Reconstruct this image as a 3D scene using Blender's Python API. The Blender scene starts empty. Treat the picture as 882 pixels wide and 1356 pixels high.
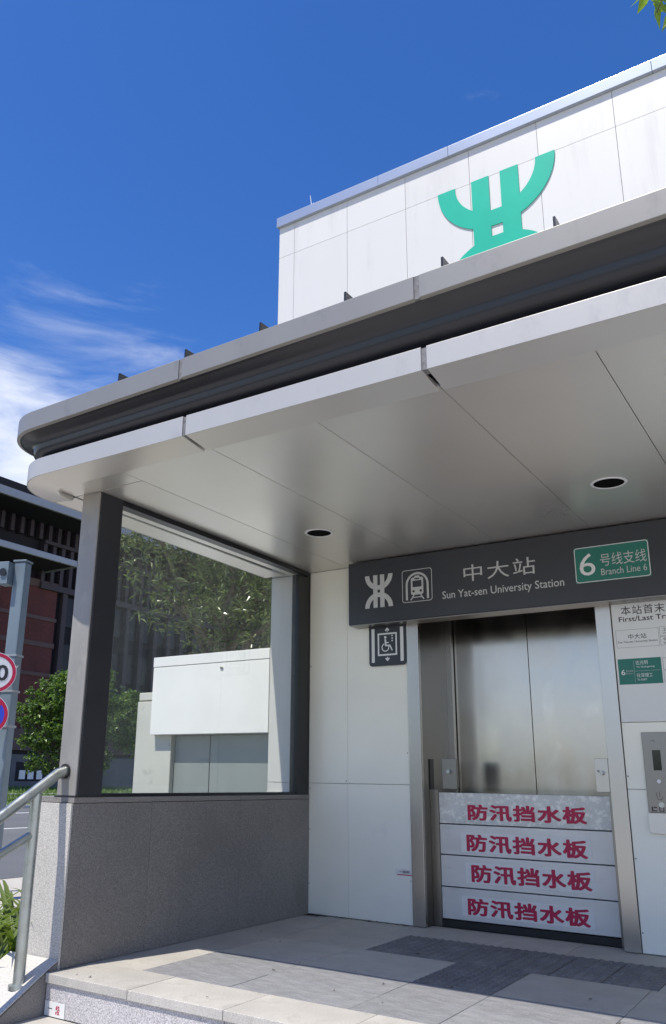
import bpy, bmesh, math, random
import numpy as np
from mathutils import Vector, Matrix
random.seed(7)
PI = math.pi
S = bpy.context.scene
COL = S.collection
R = math.radians

# ------------------------------------------------------------------ camera
cam_d = bpy.data.cameras.new("camera")
cam = bpy.data.objects.new("camera", cam_d)
COL.objects.link(cam)
_r = Vector((0.83125985, 0.55565912, 0.01581148))
_u = Vector((0.14175306, -0.23939291, 0.96051918))
_f = Vector((-0.5375064, 0.79619971, 0.2777641))
cam.matrix_world = Matrix(((_r.x, _u.x, -_f.x, 0), (_r.y, _u.y, -_f.y, 0), (_r.z, _u.z, -_f.z, 1.0), (0, 0, 0, 1)))
cam_d.sensor_fit = 'VERTICAL'
cam_d.sensor_height = 24
cam_d.lens = 1096.112 / 1356 * 24
cam_d.shift_x = 57.877 / 1356
cam_d.shift_y = 36.165 / 1356
cam_d.clip_start = 0.05
cam_d.clip_end = 3000
S.camera = cam

# ------------------------------------------------------------------ light
SUN = Vector((-0.24, -1.0, 2.1)).normalized()
sd = bpy.data.lights.new("sun", 'SUN')
sd.energy = 4.4
sd.angle = R(0.5)
sd.color = (1.0, 0.94, 0.85)
so = bpy.data.objects.new("sun", sd)
so.rotation_euler = (-SUN).to_track_quat('-Z', 'Y').to_euler()
so.location = (0, -5, 20)
COL.objects.link(so)

W = bpy.data.worlds.new("World")
S.world = W
W.use_nodes = True
nt = W.node_tree
nt.nodes.clear()
N = nt.nodes.new
L = nt.links.new
out = N('ShaderNodeOutputWorld')
bg = N('ShaderNodeBackground')
sky = N('ShaderNodeTexSky')
sky.sky_type = 'NISHITA'
sky.sun_disc = False
sky.sun_elevation = math.asin(SUN.z)
sky.sun_rotation = math.atan2(SUN.x, SUN.y)
sky.altitude = 0
sky.air_density = 1.0
sky.dust_density = 0.35
sky.ozone_density = 5.0
bg.inputs['Strength'].default_value = 0.15
tc = N('ShaderNodeTexCoord')
sep = N('ShaderNodeSeparateXYZ')
L(tc.outputs['Generated'], sep.inputs[0])
mp = N('ShaderNodeMapping')
mp.inputs['Scale'].default_value = (1.0, 1.0, 3.6)
mp.inputs['Location'].default_value = (2.1, 0.2, 1.4)
L(tc.outputs['Generated'], mp.inputs[0])
ns = N('ShaderNodeTexNoise')
ns.inputs['Scale'].default_value = 3.2
ns.inputs['Detail'].default_value = 9
ns.inputs['Roughness'].default_value = 0.56
ns.inputs['Distortion'].default_value = 0.35
L(mp.outputs[0], ns.inputs['Vector'])
# cloud cover is thicker towards the horizon, all round
band = N('ShaderNodeMapRange')
band.inputs['From Min'].default_value = 0.52
band.inputs['From Max'].default_value = 0.08
band.inputs['To Min'].default_value = -0.10
band.inputs['To Max'].default_value = 0.38
L(sep.outputs['Z'], band.inputs['Value'])
dt = N('ShaderNodeVectorMath')
dt.operation = 'DOT_PRODUCT'
dt.inputs[1].default_value = (-0.700, 0.578, 0.418)
nrm = N('ShaderNodeVectorMath')
nrm.operation = 'NORMALIZE'
L(tc.outputs['Generated'], nrm.inputs[0])
L(nrm.outputs[0], dt.inputs[0])
blob = N('ShaderNodeMapRange')
blob.interpolation_type = 'SMOOTHSTEP'
blob.inputs['From Min'].default_value = 0.978
blob.inputs['From Max'].default_value = 1.0
blob.inputs['To Max'].default_value = 0.22
L(dt.outputs['Value'], blob.inputs['Value'])
a1 = N('ShaderNodeMath'); a1.operation = 'ADD'
L(ns.outputs['Fac'], a1.inputs[0]); L(band.outputs[0], a1.inputs[1])
a2 = N('ShaderNodeMath'); a2.operation = 'ADD'
dt2 = N('ShaderNodeVectorMath'); dt2.operation = 'DOT_PRODUCT'; dt2.inputs[1].default_value = (-0.222, 0.600, 0.768)
L(nrm.outputs[0], dt2.inputs[0])
blob2 = N('ShaderNodeMapRange'); blob2.interpolation_type = 'SMOOTHSTEP'
blob2.inputs['From Min'].default_value = 0.9965; blob2.inputs['From Max'].default_value = 1.0; blob2.inputs['To Max'].default_value = 0.17
L(dt2.outputs['Value'], blob2.inputs['Value'])
a3 = N('ShaderNodeMath'); a3.operation = 'ADD'
L(blob.outputs[0], a3.inputs[0]); L(blob2.outputs[0], a3.inputs[1])
L(a1.outputs[0], a2.inputs[0]); L(a3.outputs[0], a2.inputs[1])
cl = N('ShaderNodeMapRange')
cl.interpolation_type = 'SMOOTHSTEP'
cl.inputs['From Min'].default_value = 0.60
cl.inputs['From Max'].default_value = 0.96
cl.inputs['To Max'].default_value = 0.8
L(a2.outputs[0], cl.inputs['Value'])
hs = N('ShaderNodeHueSaturation')
hs.inputs['Saturation'].default_value = 1.26
hs.inputs['Hue'].default_value = 0.512
hs.inputs['Value'].default_value = 1.0
L(sky.outputs[0], hs.inputs['Color'])
mx = N('ShaderNodeMix'); mx.data_type = 'RGBA'
L(cl.outputs[0], mx.inputs['Factor'])
L(hs.outputs[0], mx.inputs['A'])
mx.inputs['B'].default_value = (6.6, 6.7, 6.8, 1)
L(mx.outputs['Result'], bg.inputs['Color'])
L(bg.outputs[0], out.inputs[0])

S.view_settings.view_transform = 'Standard'
S.view_settings.look = 'None'
S.view_settings.gamma = 1
S.view_settings.use_curve_mapping = False
S.view_settings.exposure = 0.3
S.cycles.max_bounces = 10
S.cycles.diffuse_bounces = 5
S.cycles.glossy_bounces = 5
S.cycles.transparent_max_bounces = 12

# ------------------------------------------------------------------ materials
MATS = {}
def mat(name, col, rough=0.5, metal=0.0, var=0.0, vscale=3.0, bump=0.0, bscale=60.0, speck=None, spscale=180.0,
        stretch=(1, 1, 1), rvar=0.0, coat=0.0, objvar=0.0, dirt=None, spec=0.5):
    m = bpy.data.materials.new(name)
    m.use_nodes = True
    t = m.node_tree
    b = t.nodes['Principled BSDF']
    b.inputs['Roughness'].default_value = rough
    b.inputs['Metallic'].default_value = metal
    b.inputs['Specular IOR Level'].default_value = spec
    b.inputs['Coat Weight'].default_value = coat
    n, l = t.nodes.new, t.links.new
    c = n('ShaderNodeTexCoord')
    mpg = n('ShaderNodeMapping')
    mpg.inputs['Scale'].default_value = stretch
    l(c.outputs['Object'], mpg.inputs[0])
    cur = n('ShaderNodeRGB')
    cur.outputs[0].default_value = (*col, 1)
    cs = cur.outputs[0]
    def mul(fac_socket, lo, hi, frm=(0.3, 0.7)):
        nonlocal cs
        r = n('ShaderNodeMapRange')
        r.inputs['From Min'].default_value, r.inputs['From Max'].default_value = frm
        r.inputs['To Min'].default_value, r.inputs['To Max'].default_value = lo, hi
        l(fac_socket, r.inputs['Value'])
        v = n('ShaderNodeVectorMath'); v.operation = 'SCALE'
        l(cs, v.inputs[0]); l(r.outputs[0], v.inputs['Scale'])
        cs = v.outputs[0]
    if var:
        q = n('ShaderNodeTexNoise'); q.inputs['Scale'].default_value = vscale; q.inputs['Detail'].default_value = 6
        l(mpg.outputs[0], q.inputs['Vector']); mul(q.outputs['Fac'], 1 - var, 1 + var)
        if rvar:
            r = n('ShaderNodeMapRange'); r.inputs['From Min'].default_value = 0.3; r.inputs['From Max'].default_value = 0.7
            r.inputs['To Min'].default_value = max(0.02, rough - rvar); r.inputs['To Max'].default_value = rough + rvar
            l(q.outputs['Fac'], r.inputs['Value']); l(r.outputs[0], b.inputs['Roughness'])
    if speck:
        q = n('ShaderNodeTexNoise'); q.inputs['Scale'].default_value = spscale; q.inputs['Detail'].default_value = 2
        q.inputs['Roughness'].default_value = 0.7
        l(c.outputs['Object'], q.inputs['Vector']); mul(q.outputs['Fac'], 1 - speck, 1 + speck, (0.36, 0.64))
    if objvar:
        oi = n('ShaderNodeObjectInfo'); mul(oi.outputs['Random'], 1 - objvar, 1 + objvar, (0, 1))
    if dirt:
        dcol, dscale, dthr, damt = dirt
        q = n('ShaderNodeTexNoise'); q.inputs['Scale'].default_value = dscale; q.inputs['Detail'].default_value = 8
        q.inputs['Roughness'].default_value = 0.65
        l(mpg.outputs[0], q.inputs['Vector'])
        r = n('ShaderNodeMapRange'); r.inputs['From Min'].default_value = dthr; r.inputs['From Max'].default_value = dthr + 0.12
        r.inputs['To Max'].default_value = damt
        l(q.outputs['Fac'], r.inputs['Value'])
        k = n('ShaderNodeMix'); k.data_type = 'RGBA'
        l(r.outputs[0], k.inputs['Factor']); l(cs, k.inputs['A']); k.inputs['B'].default_value = (*dcol, 1)
        cs = k.outputs['Result']
    l(cs, b.inputs['Base Color'])
    if bump:
        q = n('ShaderNodeTexNoise'); q.inputs['Scale'].default_value = bscale; q.inputs['Detail'].default_value = 4
        l(mpg.outputs[0], q.inputs['Vector'])
        bp = n('ShaderNodeBump'); bp.inputs['Strength'].default_value = bump; bp.inputs['Distance'].default_value = 0.01
        l(q.outputs['Fac'], bp.inputs['Height']); l(bp.outputs[0], b.inputs['Normal'])
    MATS[name] = m
    return m

M_panel = mat('white_enamel', (0.87, 0.86, 0.745), 0.32, var=0.035, vscale=1.6, bump=0.03, bscale=5, objvar=0.02, coat=0.3,
              dirt=((0.52, 0.50, 0.45), 2.2, 0.63, 0.35))
M_tower = mat('tower_enamel', (0.62, 0.61, 0.575), 0.42, var=0.03, vscale=1.2, bump=0.03, bscale=3, objvar=0.03,
              dirt=((0.44, 0.43, 0.40), 5, 0.56, 0.28), stretch=(1, 1, .14))
M_back = mat('joint_dark', (0.10, 0.10, 0.105), 0.8)
M_backl = mat('joint_grey', (0.45, 0.45, 0.44), 0.8)
M_trim = mat('roof_trim', (0.42, 0.46, 0.52), 0.28, metal=0.55, var=0.04, vscale=2, bump=0.02, bscale=4)
M_soffit = mat('soffit_aluminium', (0.77, 0.745, 0.69), 0.33, metal=0.65, var=0.05, vscale=0.9, bump=0.03, bscale=1.3, objvar=0.025, rvar=0.06)
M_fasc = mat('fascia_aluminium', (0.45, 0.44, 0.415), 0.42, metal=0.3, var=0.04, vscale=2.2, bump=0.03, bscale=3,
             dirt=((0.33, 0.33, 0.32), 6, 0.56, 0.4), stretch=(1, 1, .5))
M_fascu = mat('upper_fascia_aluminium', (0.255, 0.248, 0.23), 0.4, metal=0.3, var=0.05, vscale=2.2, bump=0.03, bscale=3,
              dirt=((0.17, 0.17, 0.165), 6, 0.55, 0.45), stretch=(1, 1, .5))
M_gut = mat('gutter_dark', (0.014, 0.016, 0.022), 0.27, spec=0.5, metal=0.0, var=0.1, vscale=2)
M_gap = mat('joint_rubber', (0.15, 0.15, 0.155), 0.7, var=0.3, vscale=60)
M_col = mat('column_paint', (0.022, 0.023, 0.028), 0.42, metal=0.1, var=0.12, vscale=5, bump=0.03, bscale=30,
            coat=0.1)
M_front_sun = mat('weathered_sunlit_front', (0.27, 0.26, 0.24), 0.5, metal=0.1, var=0.12, vscale=4, bump=0.03, bscale=30,
            dirt=((0.40, 0.37, 0.32), 7, 0.52, 0.4), stretch=(1, 1, .5))  # sunlight on the column front is in this paler colour, weathering over it
M_frame = mat('black_frame', (0.010, 0.011, 0.014), 0.3, metal=0.2, var=0.1, vscale=8)
M_sign = mat('sign_navy', (0.025, 0.029, 0.037), 0.30, var=0.08, vscale=4)
M_print = mat('sign_print_grey', (0.50, 0.51, 0.50), 0.45, var=0.06, vscale=40)
M_printw = mat('print_white', (0.72, 0.73, 0.72), 0.45)
M_printk = mat('print_black', (0.03, 0.03, 0.032), 0.5)
M_green = mat('line_green', (0.008, 0.155, 0.115), 0.35, var=0.05)
M_logo = mat('logo_green', (0.012, 0.42, 0.27), 0.3, var=0.06, vscale=3, coat=0.3)
M_poster = mat('poster_white', (0.73, 0.74, 0.72), 0.35, var=0.02, vscale=3)
M_red = mat('flood_red', (0.46, 0.010, 0.06), 0.5, var=0.12, vscale=50)
M_board = mat('flood_board', (0.66, 0.655, 0.62), 0.38, metal=0.25, var=0.06, vscale=3, stretch=(1, 1, 3), bump=0.02, bscale=30, objvar=0.03,
              dirt=((0.42, 0.42, 0.40), 4, 0.58, 0.4))
M_boardw = mat('flood_board_worn', (0.60, 0.60, 0.56), 0.42, metal=0.2, var=0.08, vscale=4, bump=0.15, bscale=90,
               dirt=((0.84, 0.84, 0.76), 26, 0.50, 0.9))
M_stick = mat('sticker', (0.76, 0.755, 0.71), 0.45, var=0.04, vscale=20)
M_steel = mat('stainless', (0.50, 0.485, 0.455), 0.27, metal=1.0, var=0.03, vscale=1.2)
M_door = mat('door_stainless', (0.46, 0.435, 0.40), 0.19, metal=1.0, var=0.08, vscale=4.5, stretch=(1, 1, 0.6), rvar=0.045, bump=0.012, bscale=1.8,
             dirt=((0.55, 0.52, 0.48), 5, 0.58, 0.5))
M_steeld = mat('reveal_stainless', (0.25, 0.24, 0.225), 0.28, metal=1.0, var=0.04, vscale=1.2)
M_rail = mat('rail_stainless', (0.46, 0.49, 0.46), 0.34, metal=0.9, var=0.12, vscale=14, rvar=0.08)
M_black = mat('black_plastic', (0.012, 0.012, 0.013), 0.35)
M_matt = mat('matt_black', (0.006, 0.006, 0.006), 0.9, spec=0.05)
M_screen = mat('screen_black', (0.006, 0.012, 0.010), 0.12)
M_cream = mat('cream_reflection', (0.86, 0.82, 0.70), 0.4, var=0.03)  # bright cream carries floor light mirrored in the call panel
M_gran_w = mat('granite_wall', (0.212, 0.200, 0.186), 0.6, speck=0.34, spscale=170, var=0.09, vscale=1.4, bump=0.1, bscale=200, objvar=0.12,
               dirt=((0.15, 0.142, 0.132), 2.5, 0.56, 0.4))
M_gran_sun = mat('granite_sunlit', (0.50, 0.48, 0.44), 0.75, speck=0.28, spscale=170, var=0.05, vscale=2, bump=0.2, bscale=200)  # same granite made paler: sunlight on wall end and stringer top as colour
M_gran_l = mat('granite_light', (0.44, 0.42, 0.38), 0.62, speck=0.24, spscale=190, var=0.12, vscale=3, bump=0.15, bscale=150, objvar=0.05,
               dirt=((0.27, 0.255, 0.225), 4.5, 0.55, 0.45))
M_gran_r = mat('granite_riser', (0.46, 0.44, 0.44), 0.6, speck=0.38, spscale=150, var=0.05, vscale=2, bump=0.1, bscale=200, objvar=0.03)
M_tile = mat('stone_tile', (0.48, 0.45, 0.385), 0.6, speck=0.16, spscale=160, var=0.12, vscale=4, bump=0.25, bscale=60, objvar=0.06,
             dirt=((0.30, 0.285, 0.26), 2.6, 0.54, 0.45))
M_tiled = mat('stone_tile_rough', (0.235, 0.24, 0.25), 0.62, speck=0.2, spscale=130, var=0.16, vscale=9, bump=0.6, bscale=22,
              stretch=(1, 2.2, 1), objvar=0.07, dirt=((0.48, 0.48, 0.46), 7, 0.66, 0.6))
M_tact = mat('tactile_stone', (0.165, 0.16, 0.155), 0.6, speck=0.2, spscale=130, var=0.14, vscale=6, objvar=0.09,
             dirt=((0.28, 0.27, 0.25), 4, 0.56, 0.5))
M_asph = mat('asphalt', (0.12, 0.125, 0.13), 0.85, var=0.12, vscale=0.4, speck=0.15, spscale=30)
M_ground = mat('ground_paving', (0.47, 0.44, 0.38), 0.8, var=0.12, vscale=0.5, speck=0.1, spscale=40)
M_grass = mat('grass_green', (0.085, 0.14, 0.03), 0.9, var=0.3, vscale=1.2)
M_grassb = mat('grass_blade', (0.11, 0.18, 0.035), 0.7, var=0.3, vscale=4)
M_soil = mat('planter_soil', (0.05, 0.04, 0.03), 0.95, var=0.3, vscale=8)
M_white = mat('road_white', (0.75, 0.75, 0.73), 0.7, var=0.08)
M_kerb = mat('kerb_stone', (0.45, 0.45, 0.43), 0.75, var=0.1, vscale=2)
M_rubw = mat('enclosure_white', (0.86, 0.86, 0.82), 0.45, var=0.03, vscale=2, bump=0.04, bscale=4, dirt=((0.5, 0.5, 0.44), 2.5, 0.62, 0.3))
M_pier = mat('pier_render', (0.56, 0.56, 0.49), 0.7, var=0.06, vscale=3, bump=0.12, bscale=40, dirt=((0.22, 0.21, 0.18), 6, 0.62, 0.5))
M_gpan = mat('grey_green_panel', (0.26, 0.29, 0.275), 0.45, var=0.05, vscale=2, stretch=(3, 1, 0.6))
M_brick = mat('building_red_brick', (0.085, 0.020, 0.018), 0.8, var=0.18, vscale=0.7, speck=0.15, spscale=6)
M_bandp = mat('building_band', (0.095, 0.058, 0.056), 0.8, var=0.1, vscale=1)
M_bdark = mat('building_dark', (0.010, 0.009, 0.013), 0.8, var=0.2, vscale=0.5)
M_fin = mat('building_fin', (0.045, 0.035, 0.042), 0.7, var=0.12, vscale=0.7)
M_bsoff = mat('building_soffit', (0.008, 0.008, 0.01), 0.8)
M_bedge = mat('building_roof_edge', (0.30, 0.31, 0.32), 0.45, metal=0.3, var=0.05)
M_bglass = mat('building_window', (0.010, 0.016, 0.024), 0.3, spec=0.25)
M_bgrey = mat('building_grey', (0.12, 0.12, 0.128), 0.8, var=0.1, vscale=1)
M_pole = mat('pole_blue_grey', (0.16, 0.205, 0.235), 0.45, metal=0.2, var=0.08, vscale=3)
M_bark = mat('bark', (0.13, 0.105, 0.08), 0.9, var=0.3, vscale=10, bump=0.5, bscale=30)
M_sred = mat('sign_red', (0.50, 0.012, 0.06), 0.4)
M_sblue = mat('sign_blue', (0.035, 0.07, 0.62), 0.4)
M_swhite = mat('sign_white', (0.78, 0.78, 0.78), 0.4)
M_fence = mat('fence_grey', (0.25, 0.27, 0.27), 0.5)

def leafmat(name, c1, c2, rough=0.38, trans=0.25):
    m = bpy.data.materials.new(name); m.use_nodes = True
    t = m.node_tree; n, l = t.nodes.new, t.links.new
    b = t.nodes['Principled BSDF']
    g = n('ShaderNodeNewGeometry')
    k = n('ShaderNodeMix'); k.data_type = 'RGBA'
    l(g.outputs['Random Per Island'], k.inputs['Factor'])
    k.inputs['A'].default_value = (*c1, 1); k.inputs['B'].default_value = (*c2, 1)
    l(k.outputs['Result'], b.inputs['Base Color'])
    b.inputs['Roughness'].default_value = rough
    tr = n('ShaderNodeBsdfTranslucent')
    sc = n('ShaderNodeVectorMath'); sc.operation = 'MULTIPLY'; sc.inputs[1].default_value = (1.3, 1.5, 0.6)
    l(k.outputs['Result'], sc.inputs[0]); l(sc.outputs[0], tr.inputs['Color'])
    ms = n('ShaderNodeMixShader'); ms.inputs[0].default_value = trans
    l(b.outputs[0], ms.inputs[1]); l(tr.outputs[0], ms.inputs[2])
    l(ms.outputs[0], t.nodes['Material Output'].inputs['Surface'])
    return m
M_leaf1 = leafmat('leaf_dark', (0.018, 0.040, 0.010), (0.19, 0.23, 0.09), 0.24)
M_leaf2 = leafmat('leaf_mid', (0.04, 0.09, 0.014), (0.17, 0.26, 0.05), 0.35)
M_leaf3 = leafmat('leaf_bright', (0.11, 0.20, 0.02), (0.25, 0.33, 0.05), 0.4, 0.4)
M_strap = leafmat('strap_leaf', (0.06, 0.12, 0.02), (0.22, 0.27, 0.07), 0.35, 0.3)

def glassmat():
    m = bpy.data.materials.new('screen_glass'); m.use_nodes = True
    t = m.node_tree; n, l = t.nodes.new, t.links.new
    t.nodes.remove(t.nodes['Principled BSDF'])
    tr = n('ShaderNodeBsdfTransparent'); tr.inputs[0].default_value = (0.95, 0.965, 0.95, 1)
    gl = n('ShaderNodeBsdfGlossy'); gl.inputs['Roughness'].default_value = 0.015; gl.inputs[0].default_value = (0.9, 0.95, 0.95, 1)
    fr = n('ShaderNodeFresnel'); fr.inputs['IOR'].default_value = 1.5
    ge = n('ShaderNodeNewGeometry'); su = n('ShaderNodeMath'); su.operation = 'SUBTRACT'; su.inputs[0].default_value = 1.0
    l(ge.outputs['Backfacing'], su.inputs[1])
    mu = n('ShaderNodeMath'); mu.operation = 'MULTIPLY'; l(fr.outputs[0], mu.inputs[0]); l(su.outputs[0], mu.inputs[1])
    ms = n('ShaderNodeMixShader')           # reflection on the outer faces only: light passes straight through the pane
    l(mu.outputs[0], ms.inputs[0]); l(tr.outputs[0], ms.inputs[1]); l(gl.outputs[0], ms.inputs[2])
    df = n('ShaderNodeBsdfDiffuse'); df.inputs[0].default_value = (0.62, 0.66, 0.63, 1)    # dust on the pane
    c = n('ShaderNodeTexCoord'); q = n('ShaderNodeTexNoise'); q.inputs['Scale'].default_value = 1.6; q.inputs['Detail'].default_value = 7
    l(c.outputs['Object'], q.inputs['Vector'])
    r = n('ShaderNodeMapRange'); r.inputs['From Min'].default_value = 0.3; r.inputs['From Max'].default_value = 0.75
    r.inputs['To Min'].default_value = 0.03; r.inputs['To Max'].default_value = 0.09
    l(q.outputs['Fac'], r.inputs['Value'])
    m2 = n('ShaderNodeMixShader'); l(r.outputs[0], m2.inputs[0]); l(ms.outputs[0], m2.inputs[1]); l(df.outputs[0], m2.inputs[2])
    l(m2.outputs[0], t.nodes['Material Output'].inputs['Surface'])
    return m
M_glass = glassmat()

# ------------------------------------------------------------------ helpers
def tag(o, label=None, cat=None, group=None, kind=None):
    if label: o['label'] = label
    if cat: o['category'] = cat
    if group: o['group'] = group
    if kind: o['kind'] = kind
    return o
def thing(name, label, cat, loc=(0, 0, 0), group=None):
    o = bpy.data.objects.new(name, None); COL.objects.link(o)
    o.location = loc; o.empty_display_size = 0.2
    return tag(o, label, cat, group)
def adopt(o, parent):
    if parent is not None:
        o.parent = parent
        w = Vector((0, 0, 0)); p = parent
        while p is not None:
            w += Vector(p.location); p = p.parent
        o.matrix_parent_inverse = Matrix.Translation(-w)
class MB:
    def __init__(self): self.v = []; self.f = []; self.sm = False
    def add(self, vs, fs):
        k = len(self.v); self.v += [tuple(p) for p in vs]; self.f += [tuple(k + i for i in f) for f in fs]; return self
    def box(self, x0, x1, y0, y1, z0, z1):
        return self.add([(x0, y0, z0), (x1, y0, z0), (x1, y1, z0), (x0, y1, z0), (x0, y0, z1), (x1, y0, z1), (x1, y1, z1), (x0, y1, z1)],
                        [(0, 3, 2, 1), (4, 5, 6, 7), (0, 1, 5, 4), (1, 2, 6, 5), (2, 3, 7, 6), (3, 0, 4, 7)])
    def tube(self, pts, rad, seg=12, caps=True):
        pts = [Vector(p) for p in pts]; n = len(pts)
        rads = rad if isinstance(rad, (list, tuple)) else [rad] * n
        rings = []
        prev = None
        for i, p in enumerate(pts):
            d = (pts[min(i + 1, n - 1)] - pts[max(i - 1, 0)])
            d = d.normalized() if d.length > 1e-9 else Vector((0, 0, 1))
            a = prev if prev is not None else (Vector((0, 0, 1)) if abs(d.z) < 0.9 else Vector((1, 0, 0)))
            x = a - d * a.dot(d)
            if x.length < 1e-4: x = Vector((1, 0, 0)) - d * d.x
            x.normalize(); y = d.cross(x); prev = x
            rings.append([p + (x * math.cos(2 * PI * j / seg) + y * math.sin(2 * PI * j / seg)) * rads[i] for j in range(seg)])
        vs = [q for r_ in rings for q in r_]; fs = []
        for i in range(n - 1):
            for j in range(seg):
                fs.append((i * seg + j, i * seg + (j + 1) % seg, (i + 1) * seg + (j + 1) % seg, (i + 1) * seg + j))
        if caps:
            fs.append(tuple(reversed(range(seg)))); fs.append(tuple((n - 1) * seg + j for j in range(seg)))
        return self.add(vs, fs)
    def poly_y(self, pts, y0, y1):
        """polygon in the XZ plane, counter-clockwise seen from -Y, extruded from y0 (front) to y1"""
        n = len(pts)
        vs = [(x, y0, z) for x, z in pts] + [(x, y1, z) for x, z in pts]
        fs = [tuple(range(n)), tuple(reversed(range(n, 2 * n)))] + [(i, i + n, (i + 1) % n + n, (i + 1) % n) for i in range(n)]
        return self.add(vs, fs)
    def poly_x(self, pts, x0, x1):
        n = len(pts)
        vs = [(x1, y, z) for y, z in pts] + [(x0, y, z) for y, z in pts]
        fs = [tuple(range(n)), tuple(reversed(range(n, 2 * n)))] + [(i, i + n, (i + 1) % n + n, (i + 1) % n) for i in range(n)]
        return self.add(vs, fs)
    def build(self, name, m, parent=None, bevel=0.0, smooth=False, kind=None):
        me = bpy.data.meshes.new(name); me.from_pydata(self.v, [], self.f); me.update()
        bm = bmesh.new(); bm.from_mesh(me); bmesh.ops.recalc_face_normals(bm, faces=bm.faces); bm.to_mesh(me); bm.free()
        me.materials.append(m)
        if smooth: me.polygons.foreach_set('use_smooth', [True] * len(me.polygons))
        o = bpy.data.objects.new(name, me); COL.objects.link(o); adopt(o, parent)
        if bevel:
            b = o.modifiers.new('bevel', 'BEVEL'); b.width = bevel; b.segments = 2; b.limit_method = 'ANGLE'; b.angle_limit = R(40)
        if smooth:
            me.set_sharp_from_angle(angle=R(40))
        if kind: o['kind'] = kind
        return o
def bx(name, m, parent, x0, x1, y0, y1, z0, z1, bevel=0.0, kind=None):
    return MB().box(x0, x1, y0, y1, z0, z1).build(name, m, parent, bevel, kind=kind)
def rrect(x0, x1, z0, z1, r, seg=5):
    p = []
    for cx, cz, a0 in ((x1 - r, z0 + r, -90), (x1 - r, z1 - r, 0), (x0 + r, z1 - r, 90), (x0 + r, z0 + r, 180)):
        for i in range(seg + 1):
            a = R(a0 + 90 * i / seg); p.append((cx + r * math.cos(a), cz + r * math.sin(a)))
    return p

class Flat:
    """flat print in an XZ plane facing -Y: every primitive sits a hair in front of the last"""
    def __init__(self, y): self.y = y; self.mb = MB(); self.k = 0
    def _y(self): self.k += 1; return self.y - 0.00003 * self.k
    def poly(self, pts):
        y = self._y(); self.mb.add([(x, y, z) for x, z in pts], [tuple(range(len(pts)))])
    def ring(self, outer, inner):
        y = self._y(); n = len(outer)
        self.mb.add([(x, y, z) for x, z in outer] + [(x, y, z) for x, z in inner], [(i, (i + 1) % n, (i + 1) % n + n, i + n) for i in range(n)])
    def rect(self, x0, x1, z0, z1): self.poly([(x0, z0), (x1, z0), (x1, z1), (x0, z1)])
    def frame(self, x0, x1, z0, z1, r, w): self.ring(rrect(x0, x1, z0, z1, r), rrect(x0 + w, x1 - w, z0 + w, z1 - w, max(r - w, 0.0005)))
    def disc(self, cx, cz, r, n=20): self.poly([(cx + r * math.cos(2 * PI * i / n), cz + r * math.sin(2 * PI * i / n)) for i in range(n)])
    def arc(self, cx, cz, r, w, a0, a1, n=20, sx=1.0):
        y = self._y(); vs = []; fs = []
        for i in range(n + 1):
            a = R(a0 + (a1 - a0) * i / n)
            for q in (r - w / 2, r + w / 2): vs.append((cx + q * sx * math.cos(a), y, cz + q * math.sin(a)))
        for i in range(n): fs.append((2 * i, 2 * i + 1, 2 * i + 3, 2 * i + 2))
        self.mb.add(vs, fs)
    def line(self, x0, z0, x1, z1, w):
        d = Vector((x1 - x0, z1 - z0)).normalized() * (w / 2); nx, nz = -d.y, d.x
        self.poly([(x0 + nx, z0 + nz), (x1 + nx, z1 + nz), (x1 - nx, z1 - nz), (x0 - nx, z0 - nz)])
    def build(self, name, m, parent): 
        me = bpy.data.meshes.new(name); me.from_pydata(self.mb.v, [], self.mb.f); me.update(); me.materials.append(m)
        o = bpy.data.objects.new(name, me); COL.objects.link(o); adopt(o, parent); return o

def text(body, x0, x1, z0, z1, y, m, parent, name='lettering', bold=0.0, spacing=1.0, skew=0.0, label=None, heavy=0.0):
    """flat lettering fitted to a box on a plane facing -Y"""
    cu = bpy.data.curves.new('tmp', 'FONT'); cu.body = body; cu.offset = bold; cu.space_character = spacing; cu.resolution_u = 3
    o = bpy.data.objects.new('tmp', cu); COL.objects.link(o)
    dg = bpy.context.evaluated_depsgraph_get(); dg.update()
    me = bpy.data.meshes.new_from_object(o.evaluated_get(dg), depsgraph=dg)
    bpy.data.objects.remove(o); bpy.data.curves.remove(cu)
    n = len(me.vertices); co = np.empty(n * 3, np.float32); me.vertices.foreach_get('co', co); co = co.reshape(-1, 3)
    mn, mxx = co.min(0), co.max(0)
    X = x0 + (co[:, 0] - mn[0]) / (mxx[0] - mn[0]) * (x1 - x0)
    Z = z0 + (co[:, 1] - mn[1]) / (mxx[1] - mn[1]) * (z1 - z0) + skew * (X - x0)
    if heavy:                                   # heavier strokes: the same outline laid down again, shifted by a hair
        polys = [tuple(p.vertices) for p in me.polygons]; VV, FF = [], []
        for k, (a, b_) in enumerate(((0, 0), (1, 0), (-1, 0), (0, .6), (0, -.6), (.8, .5), (-.8, .5), (.8, -.5), (-.8, -.5))):
            VV += [(float(X[i] + a * heavy), y - 0.00004 * k, float(Z[i] + b_ * heavy)) for i in range(n)]
            FF += [tuple(i + k * n for i in p) for p in polys]
        bpy.data.meshes.remove(me); me = bpy.data.meshes.new(name); me.from_pydata(VV, [], FF); me.update()
    else:
        new = np.stack([X, np.full(n, y, np.float32), Z], 1).astype(np.float32)
        me.vertices.foreach_set('co', new.ravel()); me.update(); me.name = name
    me.materials.clear(); me.materials.append(m)
    o = bpy.data.objects.new(name, me); COL.objects.link(o); adopt(o, parent)
    if label: o['label'] = label
    return o
def struct(o): o['kind'] = 'structure'; return o

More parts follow.
